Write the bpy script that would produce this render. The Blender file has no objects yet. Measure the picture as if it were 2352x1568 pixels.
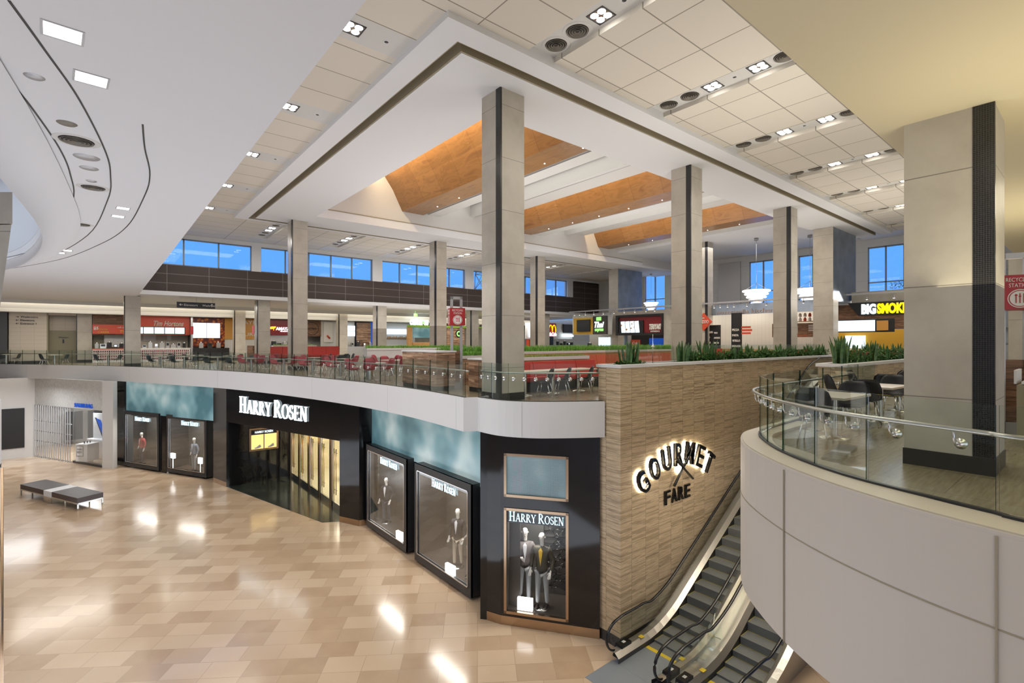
import bpy, math, random
from mathutils import Vector, Matrix
S = bpy.context.scene
C = bpy.data.collections.new('mall'); S.collection.children.link(C)
random.seed(7)
PI = math.pi
# ---------------------------------------------------------------- camera, world, exposure
ZL = -6.4                                   # lower mall floor; upper floor is z = 0
cd = bpy.data.cameras.new('camera'); cam = bpy.data.objects.new('camera', cd); S.collection.objects.link(cam)
cd.lens = 36 * 1141 / 2352; cd.sensor_width = 36; cd.clip_end = 400
cam.location = (0, 0, 1.68); cam.rotation_euler = (PI/2, 0, math.radians(-39.5))
S.camera = cam
S.view_settings.view_transform = 'Standard'; S.view_settings.look = 'None'; S.view_settings.gamma = 1
S.view_settings.exposure = 0.32
S.cycles.max_bounces = 5; S.cycles.diffuse_bounces = 3; S.cycles.glossy_bounces = 3; S.cycles.use_light_tree = False; S.cycles.use_adaptive_sampling = True; S.cycles.adaptive_threshold = .05; S.cycles.adaptive_min_samples = 12
S.cycles.transparent_max_bounces = 16; S.cycles.transmission_bounces = 4
S.cycles.caustics_reflective = False; S.cycles.caustics_refractive = False
S.cycles.sample_clamp_indirect = 4; S.cycles.use_denoising = True
S.cycles.blur_glossy = 0.5
w = bpy.data.worlds.new('dusk'); S.world = w; w.use_nodes = True
nt = w.node_tree; nt.nodes.clear()
# dusk sky: saturated blue to the east and north, pale glow added behind the viewer and below as fill
tc = nt.nodes.new('ShaderNodeTexCoord')
dt = nt.nodes.new('ShaderNodeVectorMath'); dt.operation = 'DOT_PRODUCT'; dt.inputs[1].default_value = (-.6361, -.7716, -.25)
rp = nt.nodes.new('ShaderNodeValToRGB'); rp.color_ramp.elements[0].position = -.0; rp.color_ramp.elements[0].color = (.11, .34, .86, 1)
rp.color_ramp.elements[1].position = .18; rp.color_ramp.elements[1].color = (.93, .94, 1.0, 1)
bg = nt.nodes.new('ShaderNodeBackground'); bg.inputs[1].default_value = 1.1
wo = nt.nodes.new('ShaderNodeOutputWorld')
nt.links.new(tc.outputs['Generated'], dt.inputs[0]); nt.links.new(dt.outputs['Value'], rp.inputs[0])
nt.links.new(rp.outputs[0], bg.inputs[0]); nt.links.new(bg.outputs[0], wo.inputs[0])

def area(loc, size, power, col=(1, .9, .76), rot=(0, 0, 0), sy=None, spread=None):
    l = bpy.data.lights.new('area_light', 'AREA'); l.energy = power; l.color = col; l.size = size
    if sy: l.shape = 'RECTANGLE'; l.size_y = sy
    if spread: l.spread = spread
    o = bpy.data.objects.new('area_light', l); S.collection.objects.link(o)
    o.location = loc; o.rotation_euler = rot
    return o
WARM = (1, .86, .68); COOL = (.80, .87, 1.0); NEU = (1, .95, .90)
# large lights: stand-ins for the ceiling lamps of the halls
UP = (PI, 0, 0)
for y in (8, 18, 28): area((0.3, y, 4.5), 2.2, 45, COOL, sy=4)          # mall soffit lamps, left
for x in (5, 14, 24): area((x, 0.2, 4.5), 3.2, 34, (1, .90, .68), sy=2)   # balcony soffit lamps, right
for x in (11, 20.5, 30, 38): area((x, 20.5, 9.3), 3, 220, NEU, sy=9)     # food hall, between the beams
for x in (6, 16, 26, 36): area((x, 36, 8.5), 4, 120, NEU, sy=2)
for x in (11, 21, 31): area((x, 6.2, 8.5), 6, 90, (1, .92, .76), sy=3)
for y in (13, 22, 32): area((4, y, 8.5), 1.6, 60, NEU, sy=5)
for x in (-2, 6, 14, 22, 31, 40): area((x, 46, 4.5), 5, 250, (1, .93, .84), sy=4)
for p in ((4, 14, 3.9), (0, 24, 3.9), (-2, 34, 3.9)): area((p[0], p[1], p[2]), 8, 170, (1, .93, .84), sy=8)
area((13, 5.6, -1.0), 2, 70, WARM)
# added upward fill lights that brighten the ceilings, no such fixtures
for p, s_, e, c_ in (((-1, 11, -6.3), 12, 560, (.76, .86, 1)), ((-3, 26, -6.3), 12, 470, (.76, .86, 1)), ((16, 20, 2.8), 9, 460, (1, .96, .94)), ((28, 20, 2.8), 9, 460, (1, .96, .94)),
                     ((15, 6.3, 2.8), 3.2, 180, (1, .94, .84)), ((30, 6.3, 2.8), 6, 230, (1, .94, .84)), ((8, 0, 2.4), 3, 45, (1, .9, .62)), ((16, 0, 2.4), 4, 62, (1, .9, .62)), ((20, 36, 2.8), 12, 330, (1, .95, .92))):
    area(p, s_, e, c_, UP)

# ---------------------------------------------------------------- materials
M = {}
def new(name):
    m = bpy.data.materials.new(name); m.use_nodes = True; M[name] = m
    return m, m.node_tree, m.node_tree.nodes['Principled BSDF']
def pm(name, col, rough=.5, metal=0, emit=None, es=1, spec=None, bump=0, bs=40, var=0, vs=3):
    m, t, b = new(name)
    b.inputs['Base Color'].default_value = (*col, 1); b.inputs['Roughness'].default_value = rough
    b.inputs['Metallic'].default_value = metal
    if spec is not None: b.inputs['Specular IOR Level'].default_value = spec
    if emit: b.inputs['Emission Color'].default_value = (*emit, 1); b.inputs['Emission Strength'].default_value = es
    if bump or var:
        g = t.nodes.new('ShaderNodeTexCoord'); n = t.nodes.new('ShaderNodeTexNoise'); n.inputs['Scale'].default_value = bs if bump else vs
        n.inputs['Detail'].default_value = 4
        t.links.new(g.outputs['Object'], n.inputs['Vector'])
        if bump:
            u = t.nodes.new('ShaderNodeBump'); u.inputs['Strength'].default_value = bump; u.inputs['Distance'].default_value = .02
            t.links.new(n.outputs['Fac'], u.inputs['Height']); t.links.new(u.outputs['Normal'], b.inputs['Normal'])
        if var:
            r = t.nodes.new('ShaderNodeValToRGB')
            r.color_ramp.elements[0].position = .3; r.color_ramp.elements[1].position = .7
            r.color_ramp.elements[0].color = (*[c*(1-var) for c in col], 1); r.color_ramp.elements[1].color = (*[min(1, c*(1+var)) for c in col], 1)
            t.links.new(n.outputs['Fac'], r.inputs[0]); t.links.new(r.outputs[0], b.inputs['Base Color'])
    return m
def N(t, ty, **kw):
    n = t.nodes.new(ty)
    for k, v in kw.items(): setattr(n, k, v)
    return n
def mapping(t, scale=(1, 1, 1), rot=(0, 0, 0), loc=(0, 0, 0), coord='Object'):
    g = N(t, 'ShaderNodeTexCoord'); m = N(t, 'ShaderNodeMapping')
    m.inputs['Scale'].default_value = scale; m.inputs['Rotation'].default_value = rot; m.inputs['Location'].default_value = loc
    t.links.new(g.outputs[coord], m.inputs['Vector']); return m.outputs['Vector']
def ramp(t, fac, stops):
    r = N(t, 'ShaderNodeValToRGB'); e = r.color_ramp.elements
    while len(e) < len(stops): e.new(.5)
    for q, (p, c) in zip(e, stops): q.position = p; q.color = (*c, 1)
    t.links.new(fac, r.inputs[0]); return r.outputs[0]
def mix(t, a, b, fac, mode='MIX'):
    m = N(t, 'ShaderNodeMix', data_type='RGBA', blend_type=mode)
    for s, v in ((m.inputs[0], fac), (m.inputs[6], a), (m.inputs[7], b)):
        if isinstance(v, (int, float)): s.default_value = v
        elif isinstance(v, tuple): s.default_value = (*v, 1)
        else: t.links.new(v, s)
    return m.outputs[2]
def tiles(name, c1, c2, mortar, bw, bh, msize=.01, rot=(0, 0, 0), rough=.3, offset=.5, extra=None, coat=0, loc=(0, 0, 0), freq=2):
    m, t, b = new(name)
    v = mapping(t, rot=rot, loc=loc)
    k = N(t, 'ShaderNodeTexBrick'); k.offset = offset; k.offset_frequency = freq
    k.inputs['Color1'].default_value = (*c1, 1); k.inputs['Color2'].default_value = (*c2, 1); k.inputs['Mortar'].default_value = (*mortar, 1)
    k.inputs['Scale'].default_value = 1; k.inputs['Brick Width'].default_value = bw; k.inputs['Row Height'].default_value = bh
    k.inputs['Mortar Size'].default_value = msize; k.inputs['Mortar Smooth'].default_value = 0; k.inputs['Bias'].default_value = 0
    t.links.new(v, k.inputs['Vector']); col = k.outputs['Color']
    if extra: col = extra(t, col)
    t.links.new(col, b.inputs['Base Color']); b.inputs['Roughness'].default_value = rough
    if coat: b.inputs['Coat Weight'].default_value = coat; b.inputs['Coat Roughness'].default_value = .10
    return m
def mottled(sc, amt, c=(.55, .5, .42), st=(1, 1, 1)):
    def f(t, col):
        n = N(t, 'ShaderNodeTexNoise'); n.inputs['Scale'].default_value = sc; n.inputs['Detail'].default_value = 5
        t.links.new(mapping(t, scale=st), n.inputs['Vector'])
        r = ramp(t, n.outputs['Fac'], [(.35, (0, 0, 0)), (.7, (1, 1, 1))])
        mm = N(t, 'ShaderNodeMath', operation='MULTIPLY'); t.links.new(r, mm.inputs[0]); mm.inputs[1].default_value = amt
        return mix(t, col, c, mm.outputs[0])
    return f
tiles('marble_floor', (.70, .53, .37), (.47, .32, .20), (.42, .30, .20), .95, .62, .006, (0, 0, .62), .17, .35,
      mottled(1.6, .45, (.62, .45, .30)), coat=.3, freq=3)
tiles('upper_floor', (.27, .235, .155), (.32, .275, .185), (.18, .15, .11), 2.4, 1.2, .006, (0, 0, PI/2), .26, .5,
      mottled(3, .6, (.16, .13, .08), (.8, 9, 1)), coat=.08)
tiles('dark_tile', (.03, .036, .03), (.045, .054, .042), (.04, .045, .04), .9, .9, .012, (0, 0, .2), .12, .5, coat=.3)
tiles('ceiling_panel', (.74, .69, .61), (.71, .66, .58), (.30, .27, .22), 1.62, 1.24, .016, rough=.7, offset=0, loc=(-.17, -.35, 0))
tiles('ceiling_panel_west', (.74, .69, .61), (.71, .66, .58), (.30, .27, .22), 3.1, 1.34, .016, rough=.7, offset=0, loc=(2.2, 0, 0))
def banded(name, c1, c2, zj, jl, rough=.45, vein=None, xj=None):
    """stone with horizontal joints every zj metres in world height"""
    m, t, b = new(name)
    g = N(t, 'ShaderNodeNewGeometry'); sp = N(t, 'ShaderNodeSeparateXYZ'); t.links.new(g.outputs['Position'], sp.inputs[0])
    n = N(t, 'ShaderNodeTexNoise'); n.inputs['Scale'].default_value = 1.3; n.inputs['Detail'].default_value = 6; n.inputs['Roughness'].default_value = .6
    t.links.new(g.outputs['Position'], n.inputs['Vector'])
    col = ramp(t, n.outputs['Fac'], [(.3, c2), (.6, c1)])
    def joint(col, out, per, off, wd):
        a = N(t, 'ShaderNodeMath', operation='ADD'); a.inputs[1].default_value = off; t.links.new(out, a.inputs[0])
        d = N(t, 'ShaderNodeMath', operation='DIVIDE'); d.inputs[1].default_value = per; t.links.new(a.outputs[0], d.inputs[0])
        f = N(t, 'ShaderNodeMath', operation='FRACT'); t.links.new(d.outputs[0], f.inputs[0])
        l = N(t, 'ShaderNodeMath', operation='LESS_THAN'); l.inputs[1].default_value = wd/per; t.links.new(f.outputs[0], l.inputs[0])
        return mix(t, col, tuple(c*.55 for c in c2), l.outputs[0])
    col = joint(col, sp.outputs['Z'], zj, jl, .014)
    t.links.new(col, b.inputs['Base Color']); b.inputs['Roughness'].default_value = rough
    return m
banded('limestone', (.53, .49, .42), (.43, .39, .33), 1.48, .55, .38)
banded('clad_white', (.62, .62, .60), (.60, .60, .58), 2.3, .4, .6)
# veined travertine: wavy horizontal veins inside vertical slabs
m, t, b = new('travertine')
g = N(t, 'ShaderNodeNewGeometry'); sp = N(t, 'ShaderNodeSeparateXYZ'); t.links.new(g.outputs['Position'], sp.inputs[0])
ad = N(t, 'ShaderNodeMath', operation='ADD'); t.links.new(sp.outputs['X'], ad.inputs[0]); t.links.new(sp.outputs['Y'], ad.inputs[1])
dv = N(t, 'ShaderNodeMath', operation='DIVIDE'); t.links.new(ad.outputs[0], dv.inputs[0]); dv.inputs[1].default_value = .62
fl = N(t, 'ShaderNodeMath', operation='FLOOR'); t.links.new(dv.outputs[0], fl.inputs[0])
wn = N(t, 'ShaderNodeTexWhiteNoise', noise_dimensions='1D'); t.links.new(fl.outputs[0], wn.inputs['W'])
ml = N(t, 'ShaderNodeMath', operation='MULTIPLY_ADD'); t.links.new(wn.outputs['Value'], ml.inputs[0]); ml.inputs[1].default_value = 3.0; t.links.new(sp.outputs['Z'], ml.inputs[2])
cb = N(t, 'ShaderNodeCombineXYZ'); t.links.new(sp.outputs['X'], cb.inputs[0]); t.links.new(sp.outputs['Y'], cb.inputs[1]); t.links.new(ml.outputs[0], cb.inputs[2])
mp = N(t, 'ShaderNodeMapping'); mp.inputs['Scale'].default_value = (.3, .3, 11); t.links.new(cb.outputs[0], mp.inputs['Vector'])
ns = N(t, 'ShaderNodeTexNoise'); ns.inputs['Scale'].default_value = 1.5; ns.inputs['Detail'].default_value = 6; ns.inputs['Roughness'].default_value = .62; ns.inputs['Distortion'].default_value = .5
t.links.new(mp.outputs[0], ns.inputs['Vector'])
col = ramp(t, ns.outputs['Fac'], [(.30, (.17, .12, .07)), (.38, (.47, .36, .22)), (.44, (.30, .22, .135)), (.50, (.66, .53, .35)), (.55, (.42, .31, .19)), (.61, (.70, .56, .38)), (.67, (.40, .30, .18)), (.75, (.78, .64, .45))])
fr = N(t, 'ShaderNodeMath', operation='FRACT'); t.links.new(dv.outputs[0], fr.inputs[0])
lt = N(t, 'ShaderNodeMath', operation='LESS_THAN'); lt.inputs[1].default_value = .012; t.links.new(fr.outputs[0], lt.inputs[0])
col = mix(t, col, (.12, .09, .06), lt.outputs[0])
t.links.new(col, b.inputs['Base Color']); b.inputs['Roughness'].default_value = .35
def wood(name, cols, sc, axis_scale, rough=.4, planks=None):
    m, t, b = new(name)
    v = mapping(t, scale=axis_scale)
    n = N(t, 'ShaderNodeTexNoise'); n.inputs['Scale'].default_value = sc; n.inputs['Detail'].default_value = 4; n.inputs['Distortion'].default_value = 1.2
    t.links.new(v, n.inputs['Vector'])
    col = ramp(t, n.outputs['Fac'], cols)
    if planks:
        k = N(t, 'ShaderNodeTexBrick'); k.offset = .5
        k.inputs['Color1'].default_value = (1, 1, 1, 1); k.inputs['Color2'].default_value = (*planks[3], 1); k.inputs['Mortar'].default_value = (.25, .2, .15, 1)
        k.inputs['Scale'].default_value = 1; k.inputs['Brick Width'].default_value = planks[0]; k.inputs['Row Height'].default_value = planks[1]; k.inputs['Mortar Size'].default_value = planks[2]
        g = N(t, 'ShaderNodeNewGeometry'); s = N(t, 'ShaderNodeSeparateXYZ'); t.links.new(g.outputs['Position'], s.inputs[0])
        a = N(t, 'ShaderNodeMath', operation='ADD'); t.links.new(s.outputs['X'], a.inputs[0]); t.links.new(s.outputs['Y'], a.inputs[1])
        c = N(t, 'ShaderNodeCombineXYZ'); t.links.new(a.outputs[0] if planks[4] == 'z' else s.outputs['Y'], c.inputs[0]); t.links.new(s.outputs['Z' if planks[4] == 'z' else 'Z'], c.inputs[1])
        t.links.new(c.outputs[0], k.inputs['Vector'])
        col = mix(t, col, k.outputs['Color'], 1.0, 'MULTIPLY')
    t.links.new(col, b.inputs['Base Color']); b.inputs['Roughness'].default_value = rough
    return m
wood('beam_wood', [(.3, (.24, .115, .04)), (.48, (.36, .185, .065)), (.62, (.28, .14, .045)), (.75, (.42, .235, .095))], 1.6, (1.6, .35, 1.6), .32, (2.0, 3.1, .006, (.86, .82, .78), 'y'))
wood('strip_wood', [(.3, (.24, .13, .08)), (.5, (.50, .30, .19)), (.7, (.66, .47, .33))], 2.5, (.5, .5, 5), .4, (1.1, .11, .004, (.35, .32, .3), 'z'))
wood('brown_wood', [(.3, (.09, .045, .025)), (.5, (.22, .11, .055)), (.7, (.33, .18, .10))], 3, (.6, .6, 6), .5, (1.4, .2, .006, (.6, .55, .5), 'z'))
wood('honey_wood', [(.3, (.42, .22, .08)), (.6, (.55, .31, .12))], 3, (.6, .6, 4), .4)
def grid(name, base, line, per, wd, rough=.5, zper=None, dots=False):
    m, t, b = new(name)
    g = N(t, 'ShaderNodeNewGeometry'); s = N(t, 'ShaderNodeSeparateXYZ'); t.links.new(g.outputs['Position'], s.inputs[0])
    a = N(t, 'ShaderNodeMath', operation='ADD'); t.links.new(s.outputs['X'], a.inputs[0]); t.links.new(s.outputs['Y'], a.inputs[1])
    outs = []
    for o, p in ((a.outputs[0], per), (s.outputs['Z'], zper or per)):
        d = N(t, 'ShaderNodeMath', operation='DIVIDE'); d.inputs[1].default_value = p; t.links.new(o, d.inputs[0])
        f = N(t, 'ShaderNodeMath', operation='FRACT'); t.links.new(d.outputs[0], f.inputs[0])
        l = N(t, 'ShaderNodeMath', operation='LESS_THAN'); l.inputs[1].default_value = wd/p; t.links.new(f.outputs[0], l.inputs[0]); outs.append(l.outputs[0])
    mx = N(t, 'ShaderNodeMath', operation='MAXIMUM'); t.links.new(outs[0], mx.inputs[0]); t.links.new(outs[1], mx.inputs[1])
    t.links.new(mix(t, base, line, mx.outputs[0]), b.inputs['Base Color']); b.inputs['Roughness'].default_value = rough
    return m
grid('brown_panel', (.045, .028, .022), (.22, .19, .18), 2.42, .03, .45, .62)
grid('mosaic', (.012, .012, .013), (.06, .058, .06), .025, .004, .25)
grid('wash_tile', (.60, .53, .44), (.42, .36, .29), .75, .012, .5, .3)
grid('white_tile', (.70, .68, .64), (.5, .48, .44), .3, .01, .5, .1)
grid('fascia_joint', (.60, .55, .49), (.58, .53, .47), 9, .01, .5)
pm('white', (.66, .655, .64), .55); pm('white_ceiling', (.78, .79, .82), .8); pm('cream_ceiling', (.74, .66, .47), .8)
pm('white_trim', (.70, .70, .71), .45); pm('slot', (.36, .31, .22), .7); pm('black', (.008, .008, .009), .08, spec=.6)
pm('black_matte', (.012, .012, .013), .5); pm('charcoal', (.03, .03, .032), .4); pm('plinth', (.035, .032, .03), .3)
pm('steel', (.62, .62, .60), .25, 1); pm('chrome', (.72, .72, .72), .12, 1); pm('rail_steel', (.44, .45, .41), .28, 1); pm('ledge', (.66, .61, .50), .45); pm('bronze', (.50, .36, .24), .25, 1)
pm('brushed', (.58, .57, .54), .32, 1, bump=.15, bs=8); pm('clad_steel', (.38, .44, .52), .33, 1, bump=.6, bs=.9, var=.2, vs=1)  # clad_steel: blue window reflection put into its base colour
pm('leather', (.045, .03, .026), .4); pm('red_seat', (.50, .035, .025), .38); pm('red_seat_lit', (.55, .10, .035), .4)  # last seat colour: red banquette with the orange light on it painted in
pm('red_shell', (.45, .06, .09), .32); pm('black_shell', (.012, .012, .014), .4); pm('dark_shell', (.03, .045, .05), .4)
pm('table_white', (.68, .62, .52), .35); pm('table_brown', (.25, .15, .09), .4)
pm('rubber', (.008, .008, .01), .25); pm('step_grey', (.17, .18, .18), .5, .1, bump=.4, bs=60); pm('yellow', (.75, .55, .03), .5); pm('step_yellow', (.38, .32, .05), .6)
pm('landing', (.34, .38, .42), .4, .5, bump=.2, bs=30); pm('grey_metal', (.42, .42, .43), .4, .6); pm('window_frame', (.22, .25, .27), .4, .4)
pm('sign_red', (.42, .012, .018), .4); pm('sign_black', (.02, .02, .03), .4); pm('lamp_white', (1, 1, 1), .5, emit=(1, .97, .92), es=9)
pm('lamp_soft', (1, 1, 1), .5, emit=(1, .98, .96), es=3.2); pm('screen', (.8, .9, 1), .3, emit=(.7, .86, 1), es=.85); pm('screen_off', (.01, .014, .02), .15)
pm('letter_white', (.9, .95, 1), .5, emit=(.8, .95, 1), es=1.9); pm('letter_cyan', (.8, .95, 1), .5, emit=(.55, .85, 1), es=1.3)
pm('letter_yellow', (1, .8, 0), .5, emit=(1, .72, 0), es=.9); pm('letter_orange', (1, .5, .05), .5, emit=(1, .38, .02), es=1.4)
pm('letter_green', (.3, .9, .2), .5, emit=(.25, .85, .15), es=1.1); pm('letter_blue', (.01, .08, .45), .4, emit=(.01, .1, .6), es=.3)
pm('text_white', (.82, .80, .76), .5); pm('text_dark', (.03, .03, .04), .5); pm('text_silver', (.55, .42, .36), .4, .2)
pm('leaf', (.08, .19, .045), .45, var=.5, vs=9); pm('leaf_dark', (.06, .15, .05), .4, var=.5, vs=9); pm('grass', (.19, .42, .06), .55, var=.45, vs=14)
pm('leaf_edge', (.30, .36, .08), .45); pm('flower', (.55, .06, .04), .5); pm('soil', (.03, .02, .015), .9)
pm('red_panel', (.62, .08, .035), .35); pm('orange_panel', (.62, .30, .06), .4); pm('green_panel', (.22, .42, .03), .5); pm('maroon', (.20, .012, .016), .2)
pm('yellow_wall', (.70, .42, .05), .5); pm('grey_wall', (.40, .38, .34), .5, var=.1); pm('dark_wall', (.06, .05, .045), .4); pm('olive_wall', (.30, .27, .18), .5)
pm('cove', (1, .9, .7), .6, emit=(1, .90, .72), es=2.2); pm('uplight', (1, .8, .5), .6, emit=(1, .72, .38), es=9)
pm('mannequin_skin', (.78, .76, .72), .3); pm('jacket_red', (.38, .06, .07), .7); pm('jacket_dark', (.02, .022, .03), .7); pm('jacket_olive', (.05, .045, .03), .45)
pm('jacket_grey', (.22, .26, .33), .7); pm('vest_grey', (.16, .14, .14), .7); pm('shirt_white', (.75, .76, .80), .7); pm('shirt_yellow', (.78, .50, .05), .7)
pm('trouser_grey', (.34, .35, .36), .8); pm('trouser_navy', (.07, .08, .12), .8); pm('trouser_tan', (.45, .38, .30), .8); pm('shoe_dark', (.03, .02, .02), .4)
pm('backdrop_grey', (.055, .054, .052), .7); pm('gate', (.50, .50, .50), .35, .7); pm('drum', (.72, .76, .82), .7); pm('vent', (.20, .18, .15), .5, .3)
pm('vent_dark', (.04, .036, .03), .6); pm('shade_glow', (1, 1, 1), .5, emit=(1, .97, .9), es=1.6)
m, t, b = new('blue_glass_wall'); b.inputs['Base Color'].default_value = (.05, .2, .5, 1); b.inputs['Roughness'].default_value = .2
def glass(name, tint, refl=1.0, rough=.02, gcol=(1, 1, 1), ior=1.5, dens=None):
    m = bpy.data.materials.new(name); m.use_nodes = True; t = m.node_tree; t.nodes.clear(); M[name] = m
    o = N(t, 'ShaderNodeOutputMaterial'); tr = N(t, 'ShaderNodeBsdfTransparent'); gl = N(t, 'ShaderNodeBsdfGlossy'); fr = N(t, 'ShaderNodeFresnel'); mx = N(t, 'ShaderNodeMixShader')
    tr.inputs[0].default_value = (*tint, 1); gl.inputs[0].default_value = (*gcol, 1); gl.inputs['Roughness'].default_value = rough; fr.inputs[0].default_value = ior
    mu = N(t, 'ShaderNodeMath', operation='MULTIPLY'); mu.inputs[1].default_value = refl; t.links.new(fr.outputs[0], mu.inputs[0])
    t.links.new(mu.outputs[0], mx.inputs[0]); t.links.new(tr.outputs[0], mx.inputs[1]); t.links.new(gl.outputs[0], mx.inputs[2]); t.links.new(mx.outputs[0], o.inputs[0])
    return m
glass('rail_glass', (.945, .98, .96), .32); glass('glass_edge', (.05, .16, .12), .5); glass('shop_glass', (.96, .97, .97), .3); glass('sky_glass', (.93, .96, 1), .35)
glass('clear', (.95, .98, .97), .5)
m, t, b = new('teal_glass')   # frosted patterned glazing, reflective
v = mapping(t, scale=(.5, .5, .5)); n = N(t, 'ShaderNodeTexNoise'); n.inputs['Scale'].default_value = 1.1; t.links.new(v, n.inputs['Vector'])
t.links.new(ramp(t, n.outputs['Fac'], [(.32, (.08, .18, .21)), (.5, (.20, .36, .40)), (.68, (.50, .62, .62))]), b.inputs['Base Color'])
b.inputs['Roughness'].default_value = .22
b.inputs['Emission Strength'].default_value = .28  # glow put into the glass in place of light from inside
t.links.new([l.from_socket for l in t.links if l.to_socket.name == 'Base Color'][0], b.inputs['Emission Color'])
m, t, b = new('samsung_pattern')
v = mapping(t, rot=(.8, .8, .8)); k = N(t, 'ShaderNodeTexBrick'); k.inputs['Scale'].default_value = 6
k.inputs['Color1'].default_value = (.62, .62, .60, 1); k.inputs['Color2'].default_value = (.50, .50, .49, 1); k.inputs['Mortar'].default_value = (.7, .7, .68, 1)
t.links.new(v, k.inputs['Vector']); t.links.new(k.outputs[0], b.inputs['Base Color'])
m, t, b = new('fire_wall')
v = mapping(t, scale=(1, 1, 1)); n = N(t, 'ShaderNodeTexVoronoi'); n.inputs['Scale'].default_value = 4; t.links.new(v, n.inputs['Vector'])
t.links.new(ramp(t, n.outputs['Distance'], [(.1, (.55, .30, .02)), (.35, (.45, .07, .01)), (.6, (.10, .015, .01))]), b.inputs['Base Color']); b.inputs['Roughness'].default_value = .3
# ---------------------------------------------------------------- mesh helpers
class MB:
    def __init__(s): s.v = []; s.f = []; s.sm = []
    def add(s, vs, fs, smooth=False):
        o = len(s.v); s.v += [tuple(p) for p in vs]; s.f += [tuple(i+o for i in f) for f in fs]; s.sm += [smooth]*len(fs); return s
    def box(s, x0, y0, z0, x1, y1, z1, M4=None):
        vs = [Vector(p) for p in ((x0,y0,z0),(x1,y0,z0),(x1,y1,z0),(x0,y1,z0),(x0,y0,z1),(x1,y0,z1),(x1,y1,z1),(x0,y1,z1))]
        if M4 is not None: vs = [M4 @ p for p in vs]
        return s.add(vs, ((0,3,2,1),(4,5,6,7),(0,1,5,4),(1,2,6,5),(2,3,7,6),(3,0,4,7)))
    def seg(s, a, b, z0, z1, th, off=0, ext=0):
        """upright slab from plan point a to b; off shifts to the left of a->b"""
        a = Vector((a[0], a[1], 0)); b = Vector((b[0], b[1], 0)); d = (b-a).normalized(); n = Vector((-d.y, d.x, 0))
        a = a - d*ext; b = b + d*ext
        p = [a+n*off, b+n*off, b+n*(off+th), a+n*(off+th)]
        vs = [q+Vector((0,0,z0)) for q in p]+[q+Vector((0,0,z1)) for q in p]
        return s.add(vs, ((0,3,2,1),(4,5,6,7),(0,1,5,4),(1,2,6,5),(2,3,7,6),(3,0,4,7)))
    def prism(s, poly, z0, z1):
        n = len(poly); vs = [(x,y,z0) for x,y in poly]+[(x,y,z1) for x,y in poly]
        return s.add(vs, [tuple(range(n))[::-1], tuple(range(n,2*n))]+[(i,(i+1)%n,(i+1)%n+n,i+n) for i in range(n)])
    def ribbon(s, A, B, z0, z1):
        """closed solid between two plan curves A and B (same length)"""
        n = len(A)
        for i in range(n-1):
            a,b,c,d = A[i],A[i+1],B[i+1],B[i]
            vs = [(*p[:2],z0) for p in (a,b,c,d)]+[(*p[:2],z1) for p in (a,b,c,d)]
            fs = [(0,3,2,1),(4,5,6,7),(0,1,5,4),(2,3,7,6)]
            if i == 0: fs.append((3,0,4,7))
            if i == n-2: fs.append((1,2,6,5))
            s.add(vs, fs)
        return s
    def tube(s, pts, r, n=8, closed=False, sm=True, flat=None):
        pts = [Vector(p) for p in pts]; k = len(pts); rings = []
        for i,p in enumerate(pts):
            if closed: d = pts[(i+1)%k]-pts[i-1]
            else: d = pts[min(i+1,k-1)]-pts[max(i-1,0)]
            d.normalize(); up = Vector((0,0,1)) if abs(d.z) < .95 else Vector((1,0,0))
            if flat is not None: up = flat
            a = d.cross(up).normalized(); b = a.cross(d).normalized()
            rr = r[i] if isinstance(r, list) else r
            ra, rb = rr if isinstance(rr, tuple) else (rr, rr)
            rings.append([p+a*ra*math.cos(2*PI*j/n)+b*rb*math.sin(2*PI*j/n) for j in range(n)])
        vs = [q for g in rings for q in g]; fs = []
        for i in range(k if closed else k-1):
            for j in range(n):
                i2 = (i+1)%k; fs.append((i*n+j, i*n+(j+1)%n, i2*n+(j+1)%n, i2*n+j))
        s.add(vs, fs, sm)
        if not closed:
            o = len(s.v)-len(vs); s.f += [tuple(o+j for j in range(n))[::-1], tuple(o+(k-1)*n+j for j in range(n))]; s.sm += [False, False]
        return s
    def lathe(s, prof, c=(0,0,0), n=24, sm=True, axis=None):
        vs = []; fs = []
        for r,z in prof:
            for j in range(n):
                a = 2*PI*j/n; vs.append(Vector((r*math.cos(a), r*math.sin(a), z)))
        if axis is not None:
            q = Vector((0,0,1)).rotation_difference(Vector(axis)); vs = [q @ p for p in vs]
        vs = [p+Vector(c) for p in vs]
        for i in range(len(prof)-1):
            for j in range(n): fs.append((i*n+j, i*n+(j+1)%n, (i+1)*n+(j+1)%n, (i+1)*n+j))
        return s.add(vs, fs, sm)
    def build(s, name, mat, parent=None):
        me = bpy.data.meshes.new(name); me.from_pydata(s.v, [], s.f); me.update()
        me.polygons.foreach_set('use_smooth', s.sm)
        me.materials.append(M[mat] if isinstance(mat, str) else mat)
        o = bpy.data.objects.new(name, me); C.objects.link(o)
        if parent is not None: o.parent = parent
        return o
def tag(o, label=None, cat=None, group=None, kind=None):
    if label: o['label'] = label
    if cat: o['category'] = cat
    if group: o['group'] = group
    if kind: o['kind'] = kind
    return o
def thing(name, label, cat, loc=(0,0,0), rz=0, group=None):
    o = bpy.data.objects.new(name, None); C.objects.link(o); o.empty_display_size = .2
    o.location = loc; o.rotation_euler = (0,0,rz); return tag(o, label, cat, group)
def struct(name, mb, mat, parent=None):
    o = mb.build(name, mat, parent)
    if parent is None: o['kind'] = 'structure'
    return o
CH = {}
def kids(o): return [c for c in C.objects if c.parent == o]
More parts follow.
